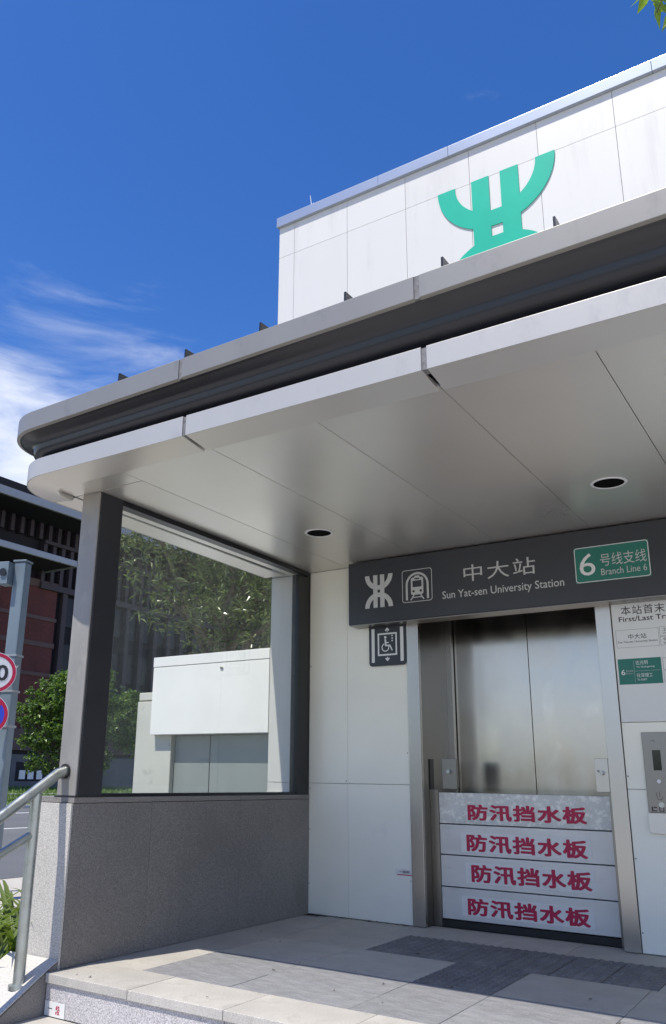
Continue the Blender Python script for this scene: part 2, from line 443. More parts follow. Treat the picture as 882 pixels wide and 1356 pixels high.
# ------------------------------------------------------------------ key dimensions (metres; landing level is z = 0)
D = 5.86          # facade plane
XW = -3.72        # line of the granite wall and the glass screen
ZS = 2.705        # soffit
XR = 2.2          # how far the building goes on to the right

# ------------------------------------------------------------------ ground, road, grass
struct(bx('ground', M_ground, None, -700, 700, -700, 700, -1.2, -0.604))
struct(bx('plaza_paving', M_ground, None, -9.2, 14, -16, 2.60, -0.603, -0.6))
struct(bx('road', M_asph, None, -34.5, -11.6, -250, 300, -0.603, -0.596))
rm = thing('road_marking', 'worn white painted lines on the dark asphalt road beyond the plants', 'road marking', (-30, 30, -0.59))
MB().box(-30.5, -30.2, -60, 160, -0.595, -0.592).build('edge_line', M_white, rm)
for y in range(-30, 90, 6):
    bx('lane_dash', M_white, rm, -22.0, -21.8, y - 0.8, y + 1.35, -0.595, -0.592)
kb = MB()
kb.box(-34.8, -34.5, -200, 300, -0.60, -0.45)
struct(kb.build('road_kerb', M_kerb, None, 0.02))
struct(MB().add([(-34.8, -200, -0.46), (-34.8, 300, -0.46), (-75, 300, 0.10), (-75, -200, 0.10), (-53, -200, 0.06), (-53, 300, 0.06)],
                [(0, 4, 5, 1), (4, 3, 2, 5)]).build('lawn', M_grass))
struct(MB().box(-44.2, -43.3, -200, 300, -0.22, -0.16).build('lawn_path', M_kerb))

def blades(name, x0, x1, y0, y1, n, h, zf, m):
    vs, fs = [], []
    for i in range(n):
        x, y = random.uniform(x0, x1), random.uniform(y0, y1); z = zf(x); a = random.uniform(0, 2 * PI); hh = h * random.uniform(.5, 1.2); w = 0.05
        k = len(vs); vs += [(x - w * math.cos(a), y - w * math.sin(a), z), (x + w * math.cos(a), y + w * math.sin(a), z), (x + random.uniform(-.1, .1), y + random.uniform(-.1, .1), z + hh)]
        fs.append((k, k + 1, k + 2))
    me = bpy.data.meshes.new(name); me.from_pydata(vs, [], fs); me.materials.append(m)
    o = bpy.data.objects.new(name, me); COL.objects.link(o); return o
g = blades('grass', -53, -35, 18, 60, 14000, 0.16, lambda x: -0.46 + (-34.8 - x) / 18.2 * 0.52, M_grassb)
tag(g, 'short green grass of the lawn across the road', 'grass', kind='stuff')

# ------------------------------------------------------------------ landing and steps
land = struct(bpy.data.objects.new('landing', None)); COL.objects.link(land); land.location = (-1, 4.5, 0)
struct(bx('mortar_bed', M_backl, land, XW + .001, 2.6, 3.33, D + .6, -0.55, -0.018))
TM = {}
def slab(name, m, x0, x1, y0, y1, z1=0.0, t=0.03, parent=land, bev=0.002, gap=0.0016):
    key = (m.name, round(x1 - x0, 3), round(y1 - y0, 3), t)
    if key not in TM:
        w, d = (x1 - x0) / 2 - gap, (y1 - y0) / 2 - gap
        o = MB().box(-w, w, -d, d, -t, 0).build(name, m, None, bev)
        TM[key] = o
    else:
        o = TM[key].copy(); COL.objects.link(o); o.name = name
    adopt(o, parent)
    dz = random.uniform(-0.0008, 0.0008)
    o.location = Vector(((x0 + x1) / 2, (y0 + y1) / 2, z1 + dz))
    return o
bw = 0.59; 
x = XW
while x < 2.3:                                   # front border (nosing) slabs
    slab('border_slab', M_gran_l, x, x + bw, 3.29, 3.65, 0.0, 0.045, bev=0.003, gap=0.0015); x += bw
y = 3.65
while y < 5.8:                                   # side border
    slab('border_slab', M_gran_l, XW, -3.37, y, min(y + 0.55, D), 0.0); y += 0.55
XT = [-3.37, -2.78, -2.10, -1.67, -1.05, -0.46, 0.13, 0.72, 1.31, 1.90, 2.49]
for i in range(len(XT) - 1):
    slab('paving_tile', M_tiled, XT[i], XT[i + 1], 3.65, 3.98)
    slab('paving_tile', M_tiled, XT[i], XT[i + 1], 3.98, 4.31)
    if i != 2: slab('plain_tile', M_tile, XT[i], XT[i + 1], 4.31, 4.90)
    slab('plain_tile', M_tile, XT[i], XT[i + 1], 5.52, D + 0.12)
for x0, x1 in ((-3.37, -2.70), (-1.02, -0.46), (-0.46, 0.13), (0.13, 0.72), (0.72, 1.31), (1.31, 1.90), (1.90, 2.49)):
    slab('plain_tile', M_tile, x0, x1, 4.90, 5.52)
# tactile paving: raised studs, one tile mesh shared
def tact_mesh(w, d):
    mb = MB().box(-w / 2 + .003, w / 2 - .003, -d / 2 + .003, d / 2 - .003, -0.03, 0.0)
    nx, ny = 5, 5
    for i in range(nx):
        for j in range(ny):
            cx, cy = -w / 2 + (i + .5) * w / nx, -d / 2 + (j + .5) * d / ny
            r0, r1 = 0.0215, 0.012
            vs = [(cx + r0 * math.cos(a * PI / 4), cy + r0 * math.sin(a * PI / 4), 0) for a in range(8)] + \
                 [(cx + r1 * math.cos(a * PI / 4), cy + r1 * math.sin(a * PI / 4), 0.007) for a in range(8)]
            mb.add(vs, [(a, (a + 1) % 8, (a + 1) % 8 + 8, a + 8) for a in range(8)] + [tuple(range(8, 16))])
    return mb.build('tactile_tile', M_tact)
t0 = tact_mesh(0.28, 0.31); adopt(t0, land); first = True
spots = [(-2.70 + .28 * (i + .5), 4.90 + .31 * (j + .5)) for i in range(6) for j in range(2)]
for cx, cy in spots:
    o = t0 if first else t0.copy()
    if not first: COL.objects.link(o); adopt(o, land)
    o.location = (cx, cy, 0); first = False
t1 = tact_mesh(0.215, 0.295); adopt(t1, land); first = True
for i in range(2):
    for j in range(2):
        o = t1 if first else t1.copy()
        if not first: COL.objects.link(o); adopt(o, land)
        o.location = (-2.10 + .215 * (i + .5), 4.31 + .295 * (j + .5), 0); first = False

dv, df_ = [], []
rg = random.Random(4)
for k_ in range(150):
    q = rg.random()
    if q < .45: x_, y_ = -3.70 + abs(rg.gauss(0, .05)), 5.84 - abs(rg.gauss(0, .03))
    elif q < .75: x_, y_ = rg.uniform(-3.7, -2.85), 5.85 - abs(rg.gauss(0, .012))
    else: x_, y_ = rg.uniform(-3.6, 0.5), rg.uniform(3.35, 5.7)
    r_, a_ = rg.uniform(.004, .013), rg.uniform(0, 6.28); z_ = rg.uniform(.002, .006); k0 = len(dv)
    dv += [(x_ + r_ * math.cos(a_ + t * 1.57) * (1.6 if t % 2 else .7), y_ + r_ * math.sin(a_ + t * 1.57), z_ + .003 * (t % 2)) for t in range(4)]
    df_.append((k0, k0 + 1, k0 + 2, k0 + 3))
me = bpy.data.meshes.new('leaf_litter'); me.from_pydata(dv, [], df_); me.materials.append(M_soil)
o = bpy.data.objects.new('leaf_litter', me); COL.objects.link(o)
tag(o, 'scattered dark crumbs of dead leaf on the landing and in the wall corner', 'litter', kind='stuff')
steps = struct(bpy.data.objects.new('entrance_steps', None)); COL.objects.link(steps); steps.location = (-1, 3, -0.6)
x = XW + 0.002
bx('step_core', M_backl, steps, XW + .003, 2.6, 2.66, 3.32, -0.62, -0.24)
bx('step_core', M_backl, steps, XW + .003, 2.6, 3.0, 3.325, -0.45, -0.235)
while x < 2.3:
    x1 = x + 1.18
    bx('riser_slab', M_gran_r, steps, x, x1 - .004, 3.305, 3.329, -0.198, -0.046, 0.002)
    bx('tread_slab', M_gran_l, steps, x, x1 - .004, 2.955, 3.303, -0.235, -0.2, 0.004)
    bx('riser_slab', M_gran_r, steps, x, x1 - .004, 2.972, 2.998, -0.40, -0.237, 0.002)
    bx('tread_slab', M_gran_l, steps, x, x1 - .004, 2.62, 2.97, -0.435, -0.4, 0.004)
    bx('riser_slab', M_gran_r, steps, x, x1 - .004, 2.637, 2.659, -0.60, -0.437, 0.002)
    x = x1
lab = thing('step_label', 'small white sticker with red lettering on the riser beside the stringer', 'sticker', (-3.64, 3.30, -0.2))
bx('sticker_sheet', M_poster, lab, -3.715, -3.565, 3.3015, 3.303, -0.196, -0.128)
text('一', -3.690, -3.658, -0.162, -0.158, 3.3008, M_printk, lab)
text('級', -3.632, -3.600, -0.185, -0.140, 3.3008, M_red, lab, bold=0.02)

# ------------------------------------------------------------------ granite wall + stringer
gw = thing('granite_wall', 'low speckled grey granite wall under the glass screen', 'wall', (-3.87, 4.6, 0))
bx('wall_core', M_backl, gw, -4.035, -3.735, 3.41, D - .01, -0.6, 0.84)
ys = [3.39, 4.03, 4.95, D - .002]
for a, b in zip(ys[:-1], ys[1:]):
    bx('facing_slab', M_gran_w, gw, -3.737, XW, a + .001, b - .001, 0.002, 0.846, 0.0015)
    bx('coping_slab', M_gran_w, gw, -4.055, XW + .003, a - .003, b - .005, 0.849, 0.88, 0.002)
    bx('facing_slab', M_gran_w, gw, -4.052, -4.035, a + .001, b - .001, -0.6, 0.846)
bx('end_slab', M_gran_sun, gw, -4.052, -3.7225, 3.375, 3.389, -0.3, 0.846, 0.0015)  # sun on the wall end is put into this paler granite

st = thing('stair_stringer', 'sloping granite stringer at the left side of the entrance steps', 'stringer', (-3.9, 2.9, -0.6))
MB().poly_x([(2.2, -0.62), (3.372, -0.62), (3.372, 0.037), (3.30, 0.0), (2.2, -0.625)], -4.11, -3.724).build('stringer_body', M_gran_w, st, 0.004)
MB().poly_x([(2.2, -0.619), (3.30, 0.0065), (3.371, 0.0435), (3.371, 0.049), (3.30, 0.012), (2.2, -0.611)], -4.112, -3.722).build('stringer_sunlit_top', M_gran_sun, st)  # thin pale layer added so the stringer top looks sunlit

# ------------------------------------------------------------------ column
colm = thing('canopy_column', 'dark grey square steel column at the corner of the canopy', 'column', (-3.79, 3.49, 0.88))
bx('column_shaft', M_col, colm, -3.862, -3.712, 3.400, 3.59, 0.8805, ZS, 0.006)
bx('sunlit_front', M_front_sun, colm, -3.868, -3.716, 3.388, 3.3995, 0.8870, ZS - .001, 0.003)  # plate added to the shaft to carry the painted sunlit front
bx('base_plate', M_col, colm, -3.885, -3.708, 3.385, 3.61, 0.8802, 0.886, 0.001)

# ------------------------------------------------------------------ glass screen
gs = thing('glass_screen', 'large clear glass pane in a black frame on top of the granite wall', 'glass screen', (-3.75, 4.6, 0.88))
bx('top_rail', M_frame, gs, -3.79, -3.715, 3.591, 5.80, 2.668, ZS - .002, 0.002)
bx('bottom_rail', M_frame, gs, -3.785, -3.722, 3.591, 5.66, 0.881, 0.900, 0.001)
bx('frame_post', M_frame, gs, -3.785, -3.716, 5.662, 5.80, 0.881, 2.654, 0.002)
bx('corner_post', M_frame, gs, -3.78, -3.73, 5.802, 5.858, 0.881, ZS - .002, 0.001)
bx('glass_pane', M_glass, gs, -3.757, -3.747, 3.592, 5.661, 0.9005, 2.6675)

# ------------------------------------------------------------------ canopy
can = thing('entrance_canopy', 'flat silver canopy with rounded corner and double fascia over the lift entrance', 'canopy', (-1, 4.4, ZS))
def path(off_x, y0, r, cx, y_end, x_end=XR + 0.4, seg=14):
    """plan outline: along the front from right to left, round the corner, back along the left side"""
    pts = [(x_end, y0)]
    cxx, cyy = cx, y0 + r
    for i in range(seg + 1):
        a = R(-90 - 90 * i / seg); pts.append((cxx + r * math.cos(a), cyy + r * math.sin(a)))
    pts.append((cxx - r - 0.03, y_end))
    return pts
def sweep(pts, prof):
    """prof: list of (inward offset, z); sweeps along pts with mitred normals"""
    n = len(pts); V = []
    nrm = []
    for i in range(n):
        a = Vector(pts[max(i - 1, 0)]); b = Vector(pts[min(i + 1, n - 1)]); d = (b - a).normalized()
        nrm.append(Vector((-d.y, d.x)) * -1)      # inward is to the right when walking right-to-left
    # walking from +X to -X, inward (+Y) is to the right
    for i in range(n):
        p = Vector(pts[i])
        a = Vector(pts[max(i - 1, 0)]); b = Vector(pts[min(i + 1, n - 1)]); d = (b - a).normalized()
        inn = Vector((d.y, -d.x))
        for o, z in prof: q = p + inn * o; V.append((q.x, q.y, z))
    k = len(prof); F = []
    for i in range(n - 1):
        for j in range(k - 1):
            F.append((i * k + j, (i + 1) * k + j, (i + 1) * k + j + 1, i * k + j + 1))
    return V, F
def cut(pts, x0, x1):
    """part of the outline between two X values along the front (x1 > x0)"""
    f = [p for p in pts if x0 < p[0] < x1 and p[1] == pts[0][1]]
    return [(x1, pts[0][1])] + f + [(x0, pts[0][1])]
DR = 0.012        # the roof edge falls this much per metre towards the corner
def fall(V): return [(x, y, z + DR * (max(x, -4.3) + 2.69)) for x, y, z in V]
def closed(prof): return prof + [prof[0]]
LOW = path(0, 2.985, 0.335, -3.80, 5.8)
UP = path(0, 2.930, 0.335, -3.87, 5.8)
def seg_front(P, x0, x1, prof, name, m, bev=0.002):
    V, F = sweep([(x1, P[0][1]), (x0, P[0][1])], closed(prof))
    if P is UP: V = fall(V)
    k = len(prof) + 1
    # end caps
    mb = MB(); mb.add(V, F); mb.add([], [])
    mb.f.append(tuple(range(0, k - 1))); mb.f.append(tuple(range(k, 2 * k - 1)))
    bm_weld(mb)
    return mb.build(name, m, can, bev)
def bm_weld(mb):
    key = {}; idx = []; nv = []
    for v in mb.v:
        q = tuple(round(c, 5) for c in v)
        if q not in key: key[q] = len(nv); nv.append(v)
        idx.append(key[q])
    mb.v = nv; mb.f = [tuple(dict.fromkeys(idx[i] for i in f)) for f in mb.f]
    mb.f = [f for f in mb.f if len(f) > 2]
def seg_corner(P, x0, prof, name, m, ysplit=None, smooth=True):
    pts = [(x0, P[0][1])] + P[1:]
    if ysplit:
        keep = [p for p in pts if p[1] <= ysplit]
        a, b = keep[-1], pts[len(keep)]
        t = (ysplit - a[1]) / (b[1] - a[1]); pts = keep + [(a[0] + t * (b[0] - a[0]), ysplit)]
    V, F = sweep(pts, closed(prof)); k = len(prof) + 1; n = len(pts)
    if P is UP: V = fall(V)
    mb = MB(); mb.add(V, F); mb.f.append(tuple(range(0, k - 1))); mb.f.append(tuple((n - 1) * k + i for i in range(k - 1)))
    bm_weld(mb)
    o = mb.build(name, m, can, 0.0015); 
    me = o.data; me.polygons.foreach_set('use_smooth', [True] * len(me.polygons)); me.set_sharp_from_angle(angle=R(30))
    return o
JX = [-2.69, -1.33, 0.03, 1.39]
# lower fascia: vertical band, then a slightly tilted return strip under it
low_prof = [(0.0, 2.700), (0.0, 2.812), (0.02, 2.816), (0.06, 2.800), (0.06, 2.72)]
ret_prof = [(0.002, 2.7030), (0.182, 2.6790), (0.19, 2.684), (0.19, 2.712), (0.002, 2.709)]
up_prof = [(0.0, 3.006), (0.0, 3.118), (0.015, 3.124), (0.20, 3.124), (0.20, 3.112), (0.012, 3.108), (0.012, 3.018), (0.022, 3.010), (0.020, 3.000)]
g2 = 0.013
fr = [XR + 0.4] + sorted([j for j in JX], reverse=True)
for a, b in zip(fr[:-1], fr[1:]):
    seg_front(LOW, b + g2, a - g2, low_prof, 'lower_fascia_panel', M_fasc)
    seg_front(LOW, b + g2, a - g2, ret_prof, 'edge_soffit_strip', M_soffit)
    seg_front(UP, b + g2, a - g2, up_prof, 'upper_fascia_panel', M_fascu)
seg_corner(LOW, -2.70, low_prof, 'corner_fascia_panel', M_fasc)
seg_corner(LOW, -2.70, ret_prof, 'edge_soffit_strip', M_soffit, ysplit=3.375)
UPc = UP
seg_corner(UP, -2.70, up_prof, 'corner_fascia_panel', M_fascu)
# return strip along the left side behind the corner slot
def left_x(y): return -4.135 - 0.03 * (y - 3.32) / 2.48
flat_prof = [(0.002, 2.7030), (0.185, 2.7045), (0.19, 2.712), (0.002, 2.712)]
V, F = sweep([(left_x(3.392), 3.392), (left_x(5.8), 5.8)], closed(flat_prof)); k = len(flat_prof) + 1
mb = MB().add(V, F); mb.f.append(tuple(range(k - 1))); mb.f.append(tuple(range(k, 2 * k - 1))); bm_weld(mb)
mb.build('edge_soffit_strip', M_soffit, can)
bx('joint_filler', M_black, can, -4.12, -3.95, 3.372, 3.396, 2.715, 2.72)
# joint fillers
for j in JX:
    bx('joint_filler', M_gap, can, j - .018, j + .018, 2.991, 3.04, 2.704, 2.808)
    bx('joint_filler', M_black, can, j - .016, j + .016, 3.041, 3.17, 2.722, 2.734)
    bx('joint_filler', M_gap, can, j - .018, j + .018, 2.936, 3.12, 3.004 + DR * (j + 2.69), 3.119 + DR * (j + 2.69))
# dark concave gutter trough between the two fascias: a continuous moulding with a rounded ridge
gut_prof = [(0.014, 3.016), (0.021, 3.004), (0.040, 2.996), (0.075, 2.978), (0.098, 2.958), (0.104, 2.940), (0.106, 2.918), (0.116, 2.900), (0.140, 2.880), (0.180, 2.855), (0.215, 2.835), (0.225, 2.80), (0.30, 2.79), (0.30, 3.10), (0.014, 3.10)]
V, F = sweep([(p[0], p[1]) for p in UP], closed(gut_prof))
V = [(x, y, z + DR * (max(x, -4.3) + 2.69) * (z - 2.79) / 0.216) for x, y, z in V]
mb = MB().add(V, F); bm_weld(mb)
o = mb.build('gutter_trough', M_gut, can, smooth=True)
# soffit panels
SX = [-3.935] + [-3.36 + 0.672 * i for i in range(9)] + [XR + 0.4]
bx('soffit_backing', M_gap, can, -3.93, XR + .39, 3.18, D - .01, 2.722, 2.728)
for i, (a, b) in enumerate(zip(SX[:-1], SX[1:])):
    if i == 0:
        bx('soffit_panel', M_soffit, can, a + .002, b - .002, 3.175, 3.383, 2.7065, 2.7205, 0.0012)
        bx('soffit_panel', M_soffit, can, a + .002, b - .002, 3.392, D - .003, 2.7065, 2.7205, 0.0012)
        continue
    bx('soffit_panel', M_soffit, can, a + .002, b - .002, 3.175, D - .003, 2.7065 , 2.7205, 0.0012)
bx('roof_deck', M_backl, can, -3.86, XR + .38, 3.26, D - .004, 2.81, 3.10)
# anti-bird brackets on the roof edge
for i in range(12):
    xx = -3.16 + 0.487 * i
    if xx > XR: break
    MB().poly_x([(2.945, 3.1245 + DR * (xx + 2.69)), (3.09, 3.1245 + DR * (xx + 2.69)), (3.09, 3.183 + DR * (xx + 2.69)), (2.947, 3.178 + DR * (xx + 2.69))], xx - .005, xx + .005).build('roof_bracket', M_gut, can)

# recessed downlights
def downlight(cx, cy, label):
    t = thing('recessed_downlight', label, 'ceiling light', (cx, cy, ZS), 'round downlights in the canopy soffit')
    n = 32; vs = []; fs = []
    R0, R1, R2 = 0.104, 0.088, 0.084
    rows = [(R0, 2.7045), (R0 - .004, 2.7000), (R1, 2.6995), (R1 - .002, 2.703)]
    for r_, z in rows: vs += [(cx + r_ * math.cos(2 * PI * i / n), cy + r_ * math.sin(2 * PI * i / n), z) for i in range(n)]
    for k in range(3): fs += [(k * n + i, k * n + (i + 1) % n, (k + 1) * n + (i + 1) % n, (k + 1) * n + i) for i in range(n)]
    MB().add(vs, fs).build('trim_ring', M_swhite, t, smooth=True)
    vs = []; fs = []
    for r_, z in [(R1 - .001, 2.702), (R2, 2.704), (0.045, 2.7052)]: vs += [(cx + r_ * math.cos(2 * PI * i / n), cy + r_ * math.sin(2 * PI * i / n), z) for i in range(n)]
    for k in range(2): fs += [(k * n + i, k * n + (i + 1) % n, (k + 1) * n + (i + 1) % n, (k + 1) * n + i) for i in range(n)]
    fs.append(tuple(2 * n + i for i in range(n)))
    MB().add(vs, fs).build('recess_shade', M_matt, t, smooth=True)  # nearly flat; matt black paints the shade of a recess not cut
downlight(-3.02, 4.855, 'unlit round downlight in the soffit nearer the glass screen, left of the sign')
downlight(-1.01, 4.85, 'unlit round downlight in the soffit above the lift doors and green line plate')

# ------------------------------------------------------------------ lift shaft building
tw = thing('lift_shaft_building', 'white panelled lift building rising above the silver canopy with green emblem', 'building', (-1, 7, 0))
XL = -4.135
bx('shaft_core', M_backl, tw, XL + .03, XR, D + .85, 8.6, -0.6, 6.33)
bx('wall_core', M_backl, tw, XL + .03, -2.82, D + .025, D + .849, -0.6, 6.33)
bx('wall_core', M_backl, tw, -1.30, XR, D + .025, D + .849, -0.6, 6.33)
bx('wall_core', M_backl, tw, -2.819, -1.301, D + .025, D + .849, 2.46, 6.33)
TX = [XL, -3.954, -3.352, -2.74, -2.125, -1.525, -0.912, -0.30, 0.31, 0.92, 1.53, XR]
TZ = [2.71, 3.6, 4.75, 5.99, 6.338]
for i in range(len(TX) - 1):
    for k in range(len(TZ) - 1):
        bx('wall_panel', M_tower, tw, TX[i] + .0015, TX[i + 1] - .0015, D, D + .02, TZ[k] + .0015, TZ[k + 1] - .0015, 0.001)
for k, (a, b) in enumerate(((-0.6, 0.97), (0.97, 2.706))):                 # below the soffit, outside the glass
    bx('wall_panel', M_tower, tw, XL, -3.742, D, D + .02, a + .002, b - .002, 0.0015)
for (a, b) in ((-3.728, -3.366), (-3.366, -2.832)):                         # beside the entrance
    for (c, d) in ((0.004, 0.97), (0.97, 2.706)):
        bx('wall_panel', M_panel, tw, a + .001, b - .001, D, D + .02, c + .0015, d - .0015, 0.0015)
for (a, b) in ((-1.288, -0.68), (-0.68, 0.0), (0.0, 0.7), (0.7, 1.4), (1.4, XR)):
    for (c, d) in ((0.004, 0.97), (0.97, 1.39), (1.39, 2.706)):
        bx('wall_panel', M_panel, tw, a + .0015, b - .0015, D, D + .02, c + .0015, d - .0015, 0.0015)
yy = D + .022
for j in range(4):
    for k, (a, b) in enumerate(((-0.6, 0.97), (0.97, 2.706), (2.706, 4.6), (4.6, 5.99), (5.99, 6.338))):
        bx('wall_panel', M_tower, tw, XL, XL + .02, yy + .002, yy + .66, a + .002, b - .002, 0.0015)
    yy += .664
bx('base_band', M_pier, tw, XL - .004, -3.745, D - .006, D - .001, -0.6, 0.90)
# roof trim: segments with small joints
xs = [XL - 0.015, -3.0, -2.3, -0.6, 1.0, XR]
for a, b in zip(xs[:-1], xs[1:]):
    MB().poly_x([(D - .035, 6.338), (D + .06, 6.338), (D + .06, 6.47), (D - .022, 6.455), (D - .035, 6.44)], a + .001, b - .001).build('roof_trim', M_trim, tw, 0.002)
bx('roof_trim', M_trim, tw, XL - .015, XL + .1, D + .061, 8.6, 6.338, 6.46, 0.003)
bx('roof_deck', M_backl, tw, XL + .1, XR, D + .061, 8.6, 6.335, 6.40)
MB().tube([(-3.765, D + .02, 6.46), (-3.785, D + .02, 6.60)], [0.008, 0.004], 8).build('lightning_rod', M_trim, tw)

def emblem_polys(cx, cz, w, y, yb, m, parent, name, bars=True, hole=0.05):
    """two back-to-back arcs crossed by two upright bars round a square hole; w is half the width"""
    s = w / 0.515
    hh = 0.555 * s
    mb = MB()
    n = 24
    def P(pts): 
        # ensure counter-clockwise seen from -Y
        mb.poly_y(pts, y, yb)
    xb0, xb1 = 0.05 * s, 0.205 * s
    Ro, Ri = 0.515 * s, 0.355 * s
    import math as mm
    for sgx in (-1, 1):
        # one bar, notched by nothing: split round the hole so that the halves only meet at edges
        P([(cx + sgx * xb0, cz - hh), (cx + sgx * xb1, cz - hh), (cx + sgx * xb1, cz + hh), (cx + sgx * xb0, cz + hh)])
        for sgz in (-1, 1):
            # arm: annulus part outside the bar
            ao = mm.acos(xb1 / Ro); ai = mm.acos(xb1 / Ri)
            outer = [(Ro * mm.cos(-ao * i / n), hh + Ro * mm.sin(-ao * i / n)) for i in range(n + 1)]
            inner = [(Ri * mm.cos(-ai * i / n), hh + Ri * mm.sin(-ai * i / n)) for i in range(n + 1)]
            for i in range(n):
                q = [outer[i], outer[i + 1], inner[i + 1], inner[i]]
                P([(cx + sgx * a, cz + sgz * b) for a, b in q])
    for sgz in (-1, 1):
        zt = hh - mm.sqrt(Ri * Ri - xb0 * xb0)
        z0 = hole * s
        P([(cx - xb0, cz + sgz * z0), (cx + xb0, cz + sgz * z0), (cx + xb0, cz + sgz * zt), (cx - xb0, cz + sgz * zt)])
    bm_weld(mb)
    me = bpy.data.meshes.new(name); me.from_pydata(mb.v, [], mb.f)
    bm = bmesh.new(); bm.from_mesh(me)
    # drop the walls shared by neighbouring pieces
    seen = {}
    for f in bm.faces:
        k = tuple(sorted(v.index for v in f.verts)); seen.setdefault(k, []).append(f)
    bmesh.ops.delete(bm, geom=[f for k, fs in seen.items() if len(fs) > 1 for f in fs], context='FACES')
    bmesh.ops.recalc_face_normals(bm, faces=bm.faces); bm.to_mesh(me); bm.free()
    me.materials.append(m); o = bpy.data.objects.new(name, me); COL.objects.link(o); adopt(o, parent); return o
for (sx_, sz_) in ((-3.716, 0.22), (-3.716, 0.62), (-3.716, 0.93), (-3.716, 1.9), (-3.38, 0.99), (-2.845, 0.30), (-2.845, 1.2), (-1.276, 0.55), (-1.276, 0.12), (-1.276, 1.05)):
    MB().tube([(sx_, D + .001, sz_), (sx_, D - .002, sz_)], 0.0045, 8).build('screw_head', M_gap, tw)
emblem_polys(-1.905, 5.437, 0.515, D - 0.011, D - 0.001, M_logo, tw, 'emblem')

# ------------------------------------------------------------------ lift entrance
le = thing('lift_entrance', 'stainless steel lift doorway with closed double doors behind flood boards', 'lift doors', (-2.06, 6.0, 0))
bx('door_jamb', M_steel, le, -2.829, -2.73, D - .012, D + .03, 0.003, 2.46, 0.003)
bx('door_jamb', M_steel, le, -1.392, -1.291, D - .012, D + .03, 0.003, 2.46, 0.003)
bx('reveal_panel', M_steeld, le, -2.745, -2.7305, D + .031, 6.37, 0.003, 2.46)
bx('reveal_panel', M_steeld, le, -1.391, -1.376, D + .031, 6.37, 0.003, 2.46)
bx('lintel', M_steeld, le, -2.729, -1.393, D - .010, 6.40, 2.40, 2.458)
bx('inner_jamb', M_steel, le, -2.745, -2.678, 6.371, 6.41, 0.003, 2.40, 0.002)
bx('inner_jamb', M_steel, le, -1.43, -1.376, 6.371, 6.41, 0.003, 2.40, 0.002)
bx('door_leaf', M_door, le, -2.70, -2.0635, 6.425, 6.45, 0.01, 2.395, 0.002)
bx('door_leaf', M_door, le, -2.0595, -1.40, 6.425, 6.45, 0.01, 2.395, 0.002)
bx('threshold', M_steeld, le, -2.745, -1.376, 6.1, 6.55, -0.017, 0.004)
bx('cab_backing', M_black, le, -2.745, -1.376, 6.46, 6.5, 0.0, 2.45)
bx('guide_channel', M_steeld, le, -2.7295, -2.664, 5.985, 6.06, 0.003, 0.94, 0.001)
bx('guide_channel', M_steeld, le, -1.436, -1.3925, 5.985, 6.06, 0.003, 0.94, 0.001)
bx('gap_shade', M_black, le, -2.664, -1.436, 5.99, 6.03, 0.003, 0.050)  # black strip put in for the shadow in the gap under the boards
bx('groove', M_black, le, -2.7303, -2.722, 5.985, 6.05, 0.94, 1.16)

def clamp(x0, x1, label):
    t = thing('board_clamp', label, 'clamp', ((x0 + x1) / 2, 6.0, 0.93), 'clamps holding the flood boards')
    bx('clamp_plate', M_steel if x0 > -2 else M_steeld, t, x0, x1, 5.968, 5.984, 0.945, 1.165, 0.003)
    bx('clamp_body', M_steeld, t, x0 + .005, x1 - .005, 5.985, 6.02, 0.95, 1.155, 0.002)
    MB().tube([((x0 + x1) / 2, 5.967, 1.07), ((x0 + x1) / 2, 5.945, 1.07)], 0.014, 12).build('clamp_screw', M_rail, t)
    MB().tube([((x0 + x1) / 2 + .012, 5.955, 1.06), ((x0 + x1) / 2 - .025, 5.945, 1.085)], 0.004, 8).build('clamp_lever', M_rail, t)
clamp(-2.62, -2.505, 'grey metal clamp above the left end of the top flood board')
clamp(-1.51, -1.42, 'worn steel clamp plate above the right end of the top flood board')

zb = [0.923, 0.699, 0.486, 0.270, 0.053]
tx = [(-2.435, -1.60, 0.735, 0.838), (-2.452, -1.612, 0.523, 0.633), (-2.425, -1.600, 0.318, 0.430), (-2.462, -1.628, 0.100, 0.205)]
bl = ['topmost flood board, scratched and speckled with glue residue behind red characters',
      'second flood board from the top, smooth pale grey with red characters',
      'third flood board from the top, its red characters set slightly further right',
      'lowest flood board, red characters on a paler sticker just above the floor']
for i in range(4):
    t = thing('flood_board', bl[i], 'flood board', (-2.05, 6.0, zb[i + 1]), 'flood barrier boards across the lift doors')
    bx('board_panel', M_boardw if i == 0 else M_board, t, -2.6635, -1.4365, 5.995, 6.03, zb[i + 1] + .004, zb[i] - .003, 0.003)
    a, b, c, d = tx[i]
    if i > 0:
        k = 0.03
        bx('sticker', M_stick, t, a - k - .02, b + k, 5.9935, 5.9945, c - .012, d + .014)
    text('防汛挡水板', a, b, c, d, 5.9925, M_red, t, heavy=0.0065, spacing=1.12, skew=random.uniform(-.004, .008))

# ------------------------------------------------------------------ station sign box
sb = thing('station_sign', 'long dark navy station name sign box fixed under the canopy', 'sign', (-1, 5.78, 2.18))
bx('sign_case', M_sign, sb, -3.262, 1.2, 5.70, D - .001, 2.186, 2.690, 0.004)
bx('bottom_lip', M_steeld, sb, -3.262, 1.2, 5.712, D - .002, 2.178, 2.1855, 0.001)
YP = 5.699
emblem_polys(-2.985, 2.435, 0.122, 5.6965, 5.6995, M_print, sb, 'emblem', hole=0.05)
